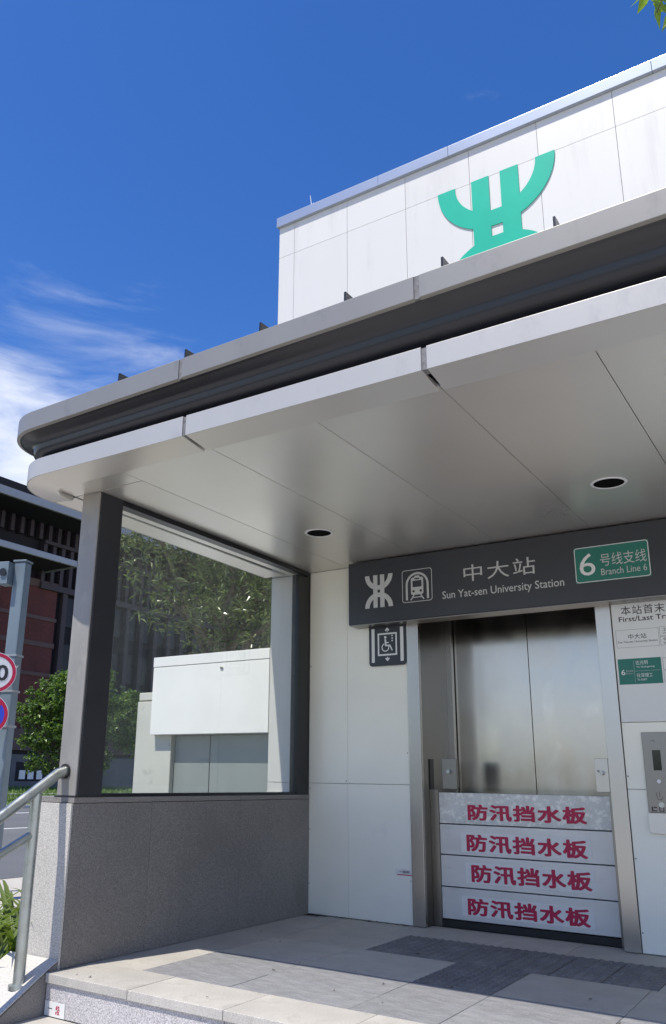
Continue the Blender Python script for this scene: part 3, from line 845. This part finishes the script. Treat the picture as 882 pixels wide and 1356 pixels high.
# train pictogram
f = Flat(YP)
cx = -2.655
f.frame(-2.782, -2.53, 2.316, 2.572, 0.022, 0.005)
f.arc(cx, 2.452, 0.088, 0.017, 0, 180)
f.line(cx - .088, 2.452, cx - .088, 2.335, 0.017); f.line(cx + .088, 2.452, cx + .088, 2.335, 0.017)
f.poly(rrect(cx - .052, cx + .052, 2.372, 2.508, 0.016))
f.poly([(cx - .025, 2.507), (cx + .025, 2.507), (cx + .018, 2.522), (cx - .018, 2.522)])
f.line(cx - .028, 2.37, cx - .055, 2.332, 0.010); f.line(cx + .028, 2.37, cx + .055, 2.332, 0.010)
f.line(cx - .04, 2.352, cx + .04, 2.352, 0.007)
f.build('train_pictogram', M_print, sb)
f = Flat(YP - 0.0009)
f.poly(rrect(cx - .038, cx + .038, 2.432, 2.483, 0.006)); f.disc(cx - .030, 2.400, 0.010); f.disc(cx + .030, 2.400, 0.010)
f.poly(rrect(cx - .02, cx + .02, 2.492, 2.503, 0.003))
f.build('train_window', M_sign, sb)
text('中大站', -2.275, -1.735, 2.426, 2.552, YP, M_print, sb, bold=0.0, spacing=1.15)
text('Sun Yat-sen University Station', -2.450, -1.543, 2.296, 2.372, YP, M_print, sb, bold=0.004)
bx('line_plate', M_green, sb, -1.462, -0.975, 5.6975, 5.6995, 2.316, 2.567, 0.0005)
f = Flat(YP - 0.003); f.frame(-1.460, -0.977, 2.318, 2.565, 0.02, 0.005); f.build('plate_border', M_printw, sb)
text('6', -1.430, -1.325, 2.365, 2.520, YP - .003, M_printw, sb)
text('号线支线', -1.290, -0.995, 2.418, 2.505, YP - .003, M_print, sb)
text('Branch Line 6', -1.290, -0.998, 2.356, 2.402, YP - .003, M_print, sb)

# ------------------------------------------------------------------ accessible lift sign
ls = thing('lift_sign', 'small black square wheelchair lift sign hanging at the left door jamb', 'sign', (-2.99, 5.84, 2.0))
MB().poly_y(rrect(-3.156, -2.830, 1.865, 2.205, 0.028), D - .016, D - .0135).build('sign_plate', M_sign, ls)
bx('sign_bracket', M_frame, ls, -3.05, -2.95, D - .013, D - .001, 1.92, 2.15)
f = Flat(D - .0165)
f.rect(-3.133, -3.106, 1.895, 2.165); f.rect(-2.880, -2.852, 1.895, 2.165)
f.frame(-3.078, -2.908, 1.945, 2.125, 0.002, 0.013)
for s_ in (1, -1):
    zz = 2.165 if s_ > 0 else 1.903
    f.poly([(-2.993, zz + .004 * s_), (-3.013, zz - .018 * s_), (-3.006, zz - .026 * s_), (-2.993, zz - .014 * s_), (-2.980, zz - .026 * s_), (-2.973, zz - .018 * s_)])
    f.line(-2.993, zz - .010 * s_, -2.993, zz - .032 * s_, 0.008)
f.disc(-3.010, 2.090, 0.0105)
f.arc(-3.010, 2.010, 0.030, 0.008, 110, 380, 26)
f.line(-3.010, 2.076, -3.007, 2.022, 0.014); f.line(-3.009, 2.047, -2.978, 2.047, 0.008)
f.line(-3.010, 2.024, -2.968, 2.024, 0.011); f.line(-2.970, 2.026, -2.950, 1.982, 0.010)
for k in range(3): f.rect(-2.955, -2.944, 2.055 + .02 * k, 2.066 + .02 * k)
f.build('wheelchair_pictogram', M_printw, ls)

nt_ = thing('wall_notice', 'tiny strip label stuck low on the white wall beside the left jamb', 'sticker', (-2.89, 5.85, 0.35))
bx('sticker_sheet', M_stick, nt_, -2.965, -2.833, D - .0015, D - .0008, 0.338, 0.378)
bx('red_strip', M_red, nt_, -2.952, -2.833, D - .0025, D - .0016, 0.335, 0.342)
text('一级标', -2.935, -2.85, 0.349, 0.370, D - .0022, M_printk, nt_, bold=0.02)

# ------------------------------------------------------------------ timetable poster
tp = thing('timetable_poster', 'white first and last train timetable panel right of the doors', 'poster', (-0.7, D - .01, 1.4))
bx('poster_sheet', M_poster, tp, -1.284, -0.20, D - .005, D - .001, 1.395, 2.205, 0.001)
yp = D - .0056
text('本站首末车', -1.222, -0.875, 2.100, 2.163, yp, M_printk, tp, bold=0.004, spacing=1.1)
text('First/Last Train from this Station', -1.240, -0.46, 2.055, 2.090, yp, M_printk, tp, bold=0.012)
f = Flat(yp)
f.frame(-1.268, -0.998, 1.880, 2.000, 0.001, 0.0015); f.frame(-0.992, -0.60, 1.942, 2.004, 0.001, 0.0015); f.frame(-0.992, -0.60, 1.880, 1.939, 0.001, 0.0015)
f.frame(-0.992, -0.60, 1.640, 1.718, 0.001, 0.0015); f.frame(-0.992, -0.60, 1.722, 1.800, 0.001, 0.0015)
f.build('table_rule', M_bgrey, tp)
text('中大站', -1.190, -1.075, 1.935, 1.970, yp, M_printk, tp, bold=0.003)
text('Sun Yat-sen University Station', -1.258, -1.008, 1.908, 1.925, yp, M_printk, tp, bold=0.01)
text('工作日', -0.975, -0.88, 1.972, 1.995, yp, M_printk, tp); text('Weekday', -0.975, -0.88, 1.952, 1.965, yp, M_printk, tp)
text('休息日', -0.975, -0.88, 1.910, 1.933, yp, M_printk, tp); text('Weekend', -0.975, -0.88, 1.888, 1.902, yp, M_printk, tp)
bx('line_plate', M_green, tp, -1.272, -1.002, D - .007, D - .0052, 1.636, 1.805)
yq = D - .0078
text('6', -1.255, -1.230, 1.698, 1.735, yq, M_printw, tp, bold=0.01); text('号线支线', -1.225, -1.180, 1.716, 1.731, yq, M_print, tp)
text('Branch Line 6', -1.225, -1.180, 1.702, 1.711, yq, M_print, tp)
f = Flat(yq); f.rect(-1.173, -1.1715, 1.650, 1.792); f.rect(-1.170, -1.01, 1.7205, 1.722); f.build('plate_rule', M_print, tp)
text('往光明', -1.160, -1.085, 1.762, 1.790, yq, M_printw, tp); text('To Guangming', -1.158, -1.045, 1.740, 1.753, yq, M_printw, tp, bold=0.01)
text('往深理工', -1.160, -1.060, 1.680, 1.706, yq, M_printw, tp); text('To SUAT', -1.158, -1.098, 1.658, 1.671, yq, M_printw, tp, bold=0.01)

# ------------------------------------------------------------------ call panel
cp = thing('lift_call_panel', 'stainless lift call panel with dark display on the right-hand white wall', 'call panel', (-1.02, D - .01, 1.0))
bx('face_plate', M_steeld, cp, -1.170, -0.885, D - .012, D - .001, 0.83, 1.325, 0.003)
bx('display', M_screen, cp, -1.114, -1.064, D - .0145, D - .0115, 1.088, 1.213, 0.001)
f = Flat(D - .0124); f.line(-1.118, 1.268, -1.100, 1.275, .003); f.line(-1.100, 1.275, -1.092, 1.262, .003); f.arc(-1.094, .925, .016, .003, 180, 360, 10); f.line(-1.110, .925, -1.114, .955, .003); f.line(-1.094, .925, -1.094, .958, .003)
f.build('engraved_mark', M_fin, cp)
MB().tube([(-1.088, D - .0125, 1.02), (-1.088, D - .022, 1.02)], 0.012, 16).build('call_button', M_swhite, cp)
MB().tube([(-1.088, D - .0125, 0.878), (-1.088, D - .014, 0.878)], 0.017, 20).build('lock_ring', M_rail, cp)
f = Flat(D - .0124); f.rect(-1.150, -1.118, 0.838, 0.845); f.rect(-1.150, -1.140, 0.846, 0.866); f.rect(-1.137, -1.118, 0.858, 0.866)
f.frame(-1.105, -1.075, 0.838, 0.866, .003, .006); f.rect(-1.065, -1.05, 0.838, 0.866); f.build('button_symbol', M_printk, cp)
MB().poly_y(rrect(-1.172, -0.885, 0.705, 0.829, 0.012), D - .030, D - .001).build('lower_reflection', M_cream, cp, 0.004)  # added cream block imitates the sunlit floor reflected at the panel's foot

# ------------------------------------------------------------------ handrail
hr = thing('handrail', 'brushed stainless tube handrail beside the entrance steps', 'handrail', (-3.81, 3.0, -0.2))
sl = 0.62
def rail_z(y, z0): return z0 - (3.36 - y) * sl
xr_ = -3.81
MB().tube([(xr_, 3.385, 1.02), (xr_, 3.33, 1.005), (xr_, 3.27, .965), (xr_, 2.95, 0.766), (xr_, 2.1, 0.24)], 0.030, 16).build('top_rail', M_rail, hr, smooth=True)
MB().tube([(xr_, 3.175, 0.680), (xr_, 2.95, 0.575), (xr_, 2.1, 0.09)], 0.022, 14).build('lower_rail', M_rail, hr, smooth=True)
MB().tube([(xr_, 3.195, -0.065), (xr_, 3.195, 0.90)], 0.030, 14).build('rail_post', M_rail, hr, smooth=True)
MB().tube([(xr_, 2.30, -0.58), (xr_, 2.30, 0.345)], 0.030, 14).build('rail_post', M_rail, hr, smooth=True)
MB().tube([(xr_, 3.195, -0.068), (xr_, 3.195, -0.050)], 0.052, 18).build('post_flange', M_rail, hr)
MB().tube([(xr_, 3.391, 1.02), (xr_, 3.378, 1.02)], 0.042, 20).build('wall_flange', M_black, hr)

# ------------------------------------------------------------------ enclosure seen through the glass
en = thing('equipment_enclosure', 'white box-fronted enclosure with grey lower panels seen through the glass', 'enclosure', (-4.8, 6.1, -0.6))
bx('box_front', M_rubw, en, -5.50, -4.150, D + .01, 6.5, 1.372, 1.996, 0.004)
bx('box_cap', M_rubw, en, -5.503, -4.147, D + .007, 6.503, 2.0, 2.092, 0.004)
bx('recess_wall', M_pier, en, -5.29, -4.142, D + .16, 6.5, -0.6, 1.37)
bx('lower_panel', M_gpan, en, -5.285, -4.872, D + .13, D + .155, -0.5, 1.366, 0.003)
bx('lower_panel', M_gpan, en, -4.862, -4.17, D + .13, D + .155, 0.0, 1.366, 0.003)
bx('plinth', M_pier, en, -4.87, -4.15, D + .10, D + .129, -0.6, -0.01)
MB().tube([(-4.67, D + .008, 1.95), (-4.67, D + .002, 1.945)], 0.018, 7).build('chipped_patch', M_pier, en)
pr = thing('gate_pier', 'cream rendered pier left of the white enclosure seen through the glass', 'pier', (-5.5, 6.2, -0.6))
bx('pier_shaft', M_pier, pr, -5.745, -5.292, D + .08, 6.6, -0.6, 1.69, 0.006)
bx('pier_cap', M_pier, pr, -5.735, -5.30, D + .085, 6.58, 1.70, 1.775, 0.006)

# ------------------------------------------------------------------ foliage
def leaf_mesh(name, centres, per, ln, wd, m, droop=0.3, spread=1.0, up=0.3, seed=1, kind='stuff', parent=None):
    rng = np.random.default_rng(seed)
    n = len(centres) * per
    base = np.repeat(np.array(centres), per, axis=0) + rng.normal(0, ln * 0.25, (n, 3))
    d = rng.normal(0, 1, (n, 3)); d[:, 2] = d[:, 2] * 0.6 + up; d /= np.linalg.norm(d, axis=1)[:, None]
    side = np.cross(d, rng.normal(0, 1, (n, 3)) + np.array([0, 0, 1.5])); side /= np.linalg.norm(side, axis=1)[:, None]
    nr = np.cross(side, d)
    l_ = ln * rng.uniform(0.6, 1.25, (n, 1)); w_ = wd * rng.uniform(0.7, 1.2, (n, 1))
    p0 = base
    mid = base + d * l_ * 0.5; tip = base + d * l_ - np.array([0, 0, 1]) * l_ * droop
    a = mid + side * w_ + nr * w_ * 0.35; b = mid - side * w_ + nr * w_ * 0.35
    V = np.stack([p0, a, tip, b, mid], 1).reshape(-1, 3)
    k = np.arange(n)[:, None] * 5
    F = np.concatenate([k + np.array([0, 1, 4]), k + np.array([1, 2, 4]), k + np.array([2, 3, 4]), k + np.array([3, 0, 4])], 1).reshape(-1, 3)
    me = bpy.data.meshes.new(name); me.from_pydata(V.tolist(), [], F.tolist()); me.materials.append(m)
    o = bpy.data.objects.new(name, me); COL.objects.link(o); adopt(o, parent)
    if kind: o['kind'] = kind
    return o
def blob_points(blobs, dens, seed, hollow=0.55):
    rng = random.Random(seed); P = []
    for (cx, cy, cz, r_) in blobs:
        n = int(dens * r_ ** 2.2)
        for _ in range(n):
            while True:
                q = Vector((rng.uniform(-1, 1), rng.uniform(-1, 1), rng.uniform(-1, 1)))
                if hollow * rng.random() < q.length <= 1: break
            P.append((cx + q.x * r_, cy + q.y * r_, cz + q.z * r_ * 0.82))
    return P
def limbs(root, top, blobs, r0, seed, extra=2):
    rng = random.Random(seed); mb = MB()
    root, top = Vector(root), Vector(top)
    for (cx, cy, cz, r_) in blobs:
        c = Vector((cx, cy, cz))
        s0 = root.lerp(top, rng.uniform(0.55, 1.0))
        midp = s0.lerp(c, 0.5) + Vector((rng.uniform(-.2, .2), rng.uniform(-.2, .2), rng.uniform(0, .3))) * r_
        mb.tube([s0, midp, c], [r0 * .55, r0 * .35, r0 * .16], 7)
        for _ in range(extra):
            e = c + Vector((rng.uniform(-1, 1), rng.uniform(-1, 1), rng.uniform(-.6, 1))) * r_ * .8
            mb.tube([midp.lerp(c, .6), c.lerp(e, .5) + Vector((0, 0, .1 * r_)), e], [r0 * .22, r0 * .13, r0 * .05], 5)
    return mb
def tree(name, label, base, top, r0, blobs, dens, per, ln, wd, m, seed, droop=.25, group=None, up=.3):
    t = thing(name, label, 'tree', base, group)
    b, tp_ = Vector(base), Vector(top)
    m1 = b.lerp(tp_, .5) + Vector((.04, -.03, 0)) * (tp_ - b).length
    MB().tube([b, b + (m1 - b) * .15, m1, tp_], [r0 * 1.35, r0, r0 * .8, r0 * .5], 10).build('trunk', M_bark, t, smooth=True)
    limbs(base, top, blobs, r0, seed).build('branches', M_bark, t, smooth=True)
    leaf_mesh('crown', blob_points(blobs, dens, seed), per, ln, wd, m, droop=droop, seed=seed, parent=t, up=up)
    return t
# tree just behind the enclosure (through the glass)
tree('street_tree', 'dark leafy tree hanging over the white enclosure behind the glass', (-7.6, 9.8, -0.6), (-7.6, 9.6, 3.3), 0.14,
     [(-8.9, 9.3, 4.9, .8), (-8.0, 9.0, 4.1, .9), (-8.05, 9.0, 3.35, .55), (-7.3, 9.2, 4.3, 1.05), (-6.7, 9.0, 3.6, .9), (-6.2, 9.3, 4.4, 1.0), (-7.3, 9.1, 3.1, .6),
      (-6.0, 9.1, 3.2, .8), (-7.6, 9.6, 5.6, 1.3), (-6.3, 9.8, 5.6, .9)], 160, 9, 0.16, 0.017, M_leaf1, 3, droop=.18)
tree('street_tree', 'tall dense dark tree further behind the white enclosure', (-9.2, 14.0, -0.6), (-9.2, 14.0, 3.5), 0.18,
     [(-10.2, 14, 4.4, 1.4), (-9.4, 14, 5.0, 1.5), (-8.6, 14.2, 3.6, 1.4), (-11.0, 14.2, 6.0, 1.2), (-10.0, 14.5, 6.9, 1.5), (-9.9, 13.9, 3.0, 1.0)], 80, 8, 0.22, 0.04, M_leaf1, 5)
# bushy tree on the far kerb, half behind the column
tree('street_tree', 'round bushy green tree beside the road behind the column', (-20.0, 18.1, -0.6), (-20.0, 18.1, 1.6), 0.13,
     [(-20.2, 18.0, 3.25, .95), (-20.75, 17.5, 2.95, .7), (-19.7, 18.5, 3.3, .9), (-20.7, 17.5, 2.2, .68), (-20.0, 18.1, 2.4, .9), (-19.2, 18.9, 2.6, .9), (-20.65, 17.55, 1.5, .55), (-19.7, 18.3, 1.5, .8),
      (-21.1, 17.1, 2.75, .42), (-20.4, 17.8, 3.8, .45), (-18.7, 19.5, 2.1, .7), (-18.9, 19.2, 3.1, .6), (-21.35, 16.9, 2.95, .2), (-21.1, 17.2, 3.35, .25), (-20.9, 17.4, 3.65, .25), (-20.0, 18.0, 4.1, .3),
      (-21.15, 17.1, 1.95, .25), (-21.0, 17.25, 1.3, .25), (-19.5, 18.6, 4.0, .3)], 330, 8, 0.14, 0.038, M_leaf2, 8, group=None)
# tree behind the lift building, one bough of it reaching over the roof
tb = tree('overhanging_tree', 'bright green leaves of a bough entering at the top right corner', (3.2, 10.4, -0.6), (2.0, 9.6, 7.6), 0.16,
     [(-0.42, 6.72, 8.05, .42), (0.1, 7.3, 8.6, .7), (0.9, 8.2, 9.0, 1.1), (2.2, 9.2, 9.4, 1.5), (3.6, 10, 9, 1.4)], 45, 9, 0.20, 0.042, M_leaf3, 13, droop=.3, up=0.0)

# strap-leaved plants beside the stringer
def strap_plant(x, y, z, n, h, seed, label):
    rng = random.Random(seed)
    t = thing('strap_leaf_plant', label, 'plant', (x, y, z), 'strap-leaved plants beside the steps')
    for i in range(n):
        a = rng.uniform(0, 2 * PI); hh = h * rng.uniform(.7, 1.15); out_ = hh * rng.uniform(.35, .85); w = rng.uniform(.016, .028)
        d = Vector((math.cos(a), math.sin(a), 0)); s_ = Vector((-math.sin(a), math.cos(a), 0))
        V_, F_ = [], []; K = 7
        for k in range(K + 1):
            q = k / K; p = Vector((x, y, z)) + d * (.02 + out_ * q ** 1.6) + Vector((0, 0, hh * (q - .38 * q ** 3)))
            ww = w * (1 - q ** 3) * (.6 + .4 * min(1, q * 4))
            V_ += [p - s_ * ww, p - Vector((0, 0, ww * .5)), p + s_ * ww]
            if k: b_ = (k - 1) * 3; F_ += [(b_, b_ + 1, b_ + 4, b_ + 3), (b_ + 1, b_ + 2, b_ + 5, b_ + 4)]
        me = bpy.data.meshes.new('leaf'); me.from_pydata(V_, [], F_); me.materials.append(M_strap)
        me.polygons.foreach_set('use_smooth', [True] * len(me.polygons))
        o = bpy.data.objects.new('leaf', me); COL.objects.link(o); adopt(o, t)
struct(bx('planting_bed', M_soil, None, -7.5, -4.13, 1.0, 5.7, -0.62, -0.30))
pl = [(-4.45, 3.70, 'strap-leaved plant touching the back of the rail post'), (-4.42, 3.42, 'strap-leaved plant just left of the sloping stringer'),
      (-4.62, 4.10, 'tall strap-leaved plant nearest the granite wall'), (-4.85, 3.65, 'strap-leaved plant in the second row behind the rail'),
      (-5.25, 4.3, 'strap-leaved plant at the far side of the bed'), (-4.50, 3.10, 'low strap-leaved plant below the lower rail'), (-5.0, 4.9, 'strap-leaved plant under the outer edge of the glass screen')]
for i, (a, b, c) in enumerate(pl): strap_plant(a, b, -0.30, 24, 0.82, 20 + i, c)

# ------------------------------------------------------------------ traffic pole and signs
pole = thing('sign_pole', 'blue-grey square steel pole with bracket box and pipe arm at the left edge', 'pole', (-9.87, 7.62, -0.6))
def rot_box(cx, cy, w, d, z0, z1, ang):
    mb = MB(); c, s = math.cos(ang), math.sin(ang)
    P = [(cx + a * c - b * s, cy + a * s + b * c) for a, b in ((-w / 2, -d / 2), (w / 2, -d / 2), (w / 2, d / 2), (-w / 2, d / 2))]
    return mb.add([(p[0], p[1], z0) for p in P] + [(p[0], p[1], z1) for p in P], [(0, 3, 2, 1), (4, 5, 6, 7), (0, 1, 5, 4), (1, 2, 6, 5), (2, 3, 7, 6), (3, 0, 4, 7)])
AN = R(20)
rot_box(-9.84, 7.60, 0.19, 0.17, -0.6, 3.98, AN).build('pole_shaft', M_pole, pole, 0.02)
rot_box(-9.84, 7.60, 0.215, 0.195, 3.981, 4.01, AN).build('pole_cap', M_pole, pole, 0.005)
rot_box(-9.965, 7.43, 0.16, 0.2, 3.63, 3.96, AN).build('bracket_box', M_pole, pole, 0.006)
bq = Vector((-9.92, 7.325, 3.80)); dq = Vector((math.sin(AN), -math.cos(AN), 0))
MB().tube([bq, bq + dq * .012], 0.055, 16).build('port_hole', M_black, pole)
MB().tube([(-9.99, 7.38, 3.72), (-10.4, 6.9, 3.75), (-13.0, 3.8, 3.9)], 0.055, 14).build('pipe_arm', M_bedge, pole, smooth=True)
for z in (2.60, 2.10, 1.62): rot_box(-9.84, 7.60, 0.215, 0.195, z, z + .03, AN).build('clamp_band', M_bedge, pole)
MB().poly_y([(-9.72, 2.33), (-9.60, 2.46), (-9.74, 2.44)], 7.52, 7.53).build('small_flag', M_bedge, pole)

def round_sign(name, label, c, r_, kind):
    t = thing(name, label, 'traffic sign', c)
    d = Vector((-c[0], -c[1], 0)).normalized()      # towards the pavement
    ang = math.atan2(d.x, -d.y) + R(6)
    def disc(n_, rad, off, m, sx=0, ring=None):
        me_mb = Flat(0)
        if ring: me_mb.arc(0, 0, (rad + ring) / 2, rad - ring, 0, 360, 40)
        else: me_mb.disc(0, 0, rad, 40)
        o = me_mb.build(n_, m, None); o.location = Vector(c); return o
    def place(o, off):
        o.rotation_euler = (0, 0, ang); o.location = Vector(c) + Vector((math.sin(ang), -math.cos(ang), 0)) * off
        o.parent = t; o.matrix_parent_inverse = Matrix.Translation(-Vector(c))
    base = MB().poly_y([(r_ * math.cos(2 * PI * i / 40), r_ * math.sin(2 * PI * i / 40)) for i in range(40)], 0, 0.02).build('sign_plate', M_swhite, None)
    place(base, 0.0)
    place(disc('red_ring', r_ * .97, 0, M_sred, ring=r_ * .80), .003)
    if kind == 40:
        o = text('40', -r_ * .60, r_ * .60, -r_ * .40, r_ * .40, 0, M_printk, None, bold=0.02); place(o, .004)
    else:
        place(disc('blue_field', r_ * .80, 0, M_sblue), .002)
        f = Flat(0); f.line(-r_ * .6, r_ * .6, r_ * .6, -r_ * .6, r_ * .16); f.line(-r_ * .6, -r_ * .6, r_ * .6, r_ * .6, r_ * .16)
        place(f.build('red_cross', M_sred, None), .005)
    return t
round_sign('speed_limit_sign', 'round white sign with red ring and black 40 on the left pole', (-9.730, 7.255, 2.34), 0.275, 40)
round_sign('no_stopping_sign', 'round blue sign with red ring and red cross below the 40 sign', (-9.755, 7.215, 1.77), 0.275, 0)

# ------------------------------------------------------------------ background building (facade faces +X)
bb = thing('campus_building', 'large dark red brick building with projecting flat roofs beyond the road', 'building', (-60, 50, 0))
bx('main_block', M_bdark, bb, -90, -55.3, 20, 110, -0.2, 22.6)
bx('roof_slab', M_bsoff, bb, -92, -51.3, 17, 112, 22.3, 22.7)
bx('roof_edge', M_bedge, bb, -51.29, -51, 17, 112, 21.35, 22.0, 0.05)
bx('roof_slab', M_bsoff, bb, -92, -51.3, 17, 112, 21.45, 22.29)
bx('canopy_slab', M_bsoff, bb, -58, -51.25, 17, 44.6, 17.40, 17.78)
bx('canopy_edge', M_bedge, bb, -51.24, -51.0, 17, 44.9, 17.30, 17.80, 0.03)
bx('canopy_edge', M_bedge, bb, -58, -51.0, 44.61, 44.9, 17.32, 17.78, 0.03)
# fins under the roof: two tiers
fin0 = None
def fin(y, z0, z1, w, m=M_fin, dep=.5, x=-55.0):
    return bx('facade_fin', m, bb, x - dep + .25, x + .25, y - w / 2, y + w / 2, z0, z1)
y = 34.0
i = 0
while y < 66:
    fin(y, 20.05, 21.44, .34); i += 1
    y += 0.98
bx('beam', M_fin, bb, -55.29, -54.6, 44.2, 110, 19.75, 20.04)
bx('beam', M_fin, bb, -55.29, -54.6, 44.2, 110, 15.9, 16.4)
y = 44.4
while y < 66:
    fin(y, 16.41, 19.74, .34); y += 0.98
y = 47.0
while y < 66:
    fin(y, 0.0, 15.89, .5); y += 1.9
y = 47.9
while y < 66:
    for z in range(0, 15, 4):
        w_ = bx('window', M_bglass, bb, -55.29, -55.15, y - .45, y + .45, z + 1.2, z + 3.7)
        bx('window_frame', M_bedge, w_, -55.16, -55.10, y + .36, y + .45, z + 1.3, z + 3.6)
    y += 1.9
# brick bays with paler bands
for z0, z1 in ((13.6, 16.0), (11.5, 13.3), (9.0, 11.1), (6.5, 8.7), (4.5, 6.2)):
    bx('brick_panel', M_brick, bb, -55.29, -54.9, 40.4, 46.2, z0, z1)
for z0, z1 in ((13.3, 13.6), (11.1, 11.5), (8.7, 9.0), (6.2, 6.5), (16.0, 16.6)):
    bx('band_course', M_bandp, bb, -55.29, -54.8, 40.3, 46.3, z0, z1)
bx('end_wall', M_bandp, bb, -55.29, -54.5, 22, 40.2, 0, 15.6)
bx('ground_floor_wall', M_bgrey, bb, -55.28, -54.7, 22, 60, 0.0, 4.45)

gh = thing('notice_wall', 'low grey building with posters at the foot of the brick building', 'building', (-53.5, 44, 0))
bx('grey_wall', M_bgrey, gh, -54.6, -53.2, 30, 56, 0.0, 2.45)
bx('parapet', M_bandp, gh, -54.65, -53.0, 30, 56, 2.75, 4.3)
bx('shadow_gap', M_bdark, gh, -54.6, -53.25, 30, 56, 2.451, 2.749)
for k, yk in enumerate((42.75, 43.55, 44.4)):
    bx('poster', M_poster, gh, -53.19, -53.15, yk, yk + .55, 0.65, 1.3)
bx('notice_board', M_bdark, gh, -53.199, -53.19, 42.4, 46.5, 0.5, 1.9)
bx('door', M_bdark, gh, -53.199, -53.15, 41.0, 41.9, 0.1, 2.1)

# slender fence along the planting strip behind the glass
fe = thing('metal_fence', 'thin grey metal railing by the far side of the road behind the column', 'fence', (-16, 19, -0.6))
for z in (-0.45, 0.35): bx('fence_rail', M_fence, fe, -19.2, -13.0, 19.0, 19.05, z, z + .06)
for k in range(21): bx('fence_bar', M_fence, fe, -19.1 + .3 * k, -19.06 + .3 * k, 19.01, 19.04, -0.595, 0.349)

# clipped hedge across the forecourt, behind the camera (it is what the lift doors mirror)
hb = [(x_, -20 + random.uniform(-.3, .3), 0.6 + random.uniform(-.1, .3), 1.5) for x_ in np.arange(-26, 14, 1.5)]
hp = blob_points(hb, 60, 44, .8)
hd = leaf_mesh('hedge', hp, 7, 0.26, 0.07, M_leaf2, seed=31, kind=None)
tag(hd, 'long green hedge across the forecourt reflected in the lift doors', 'hedge')
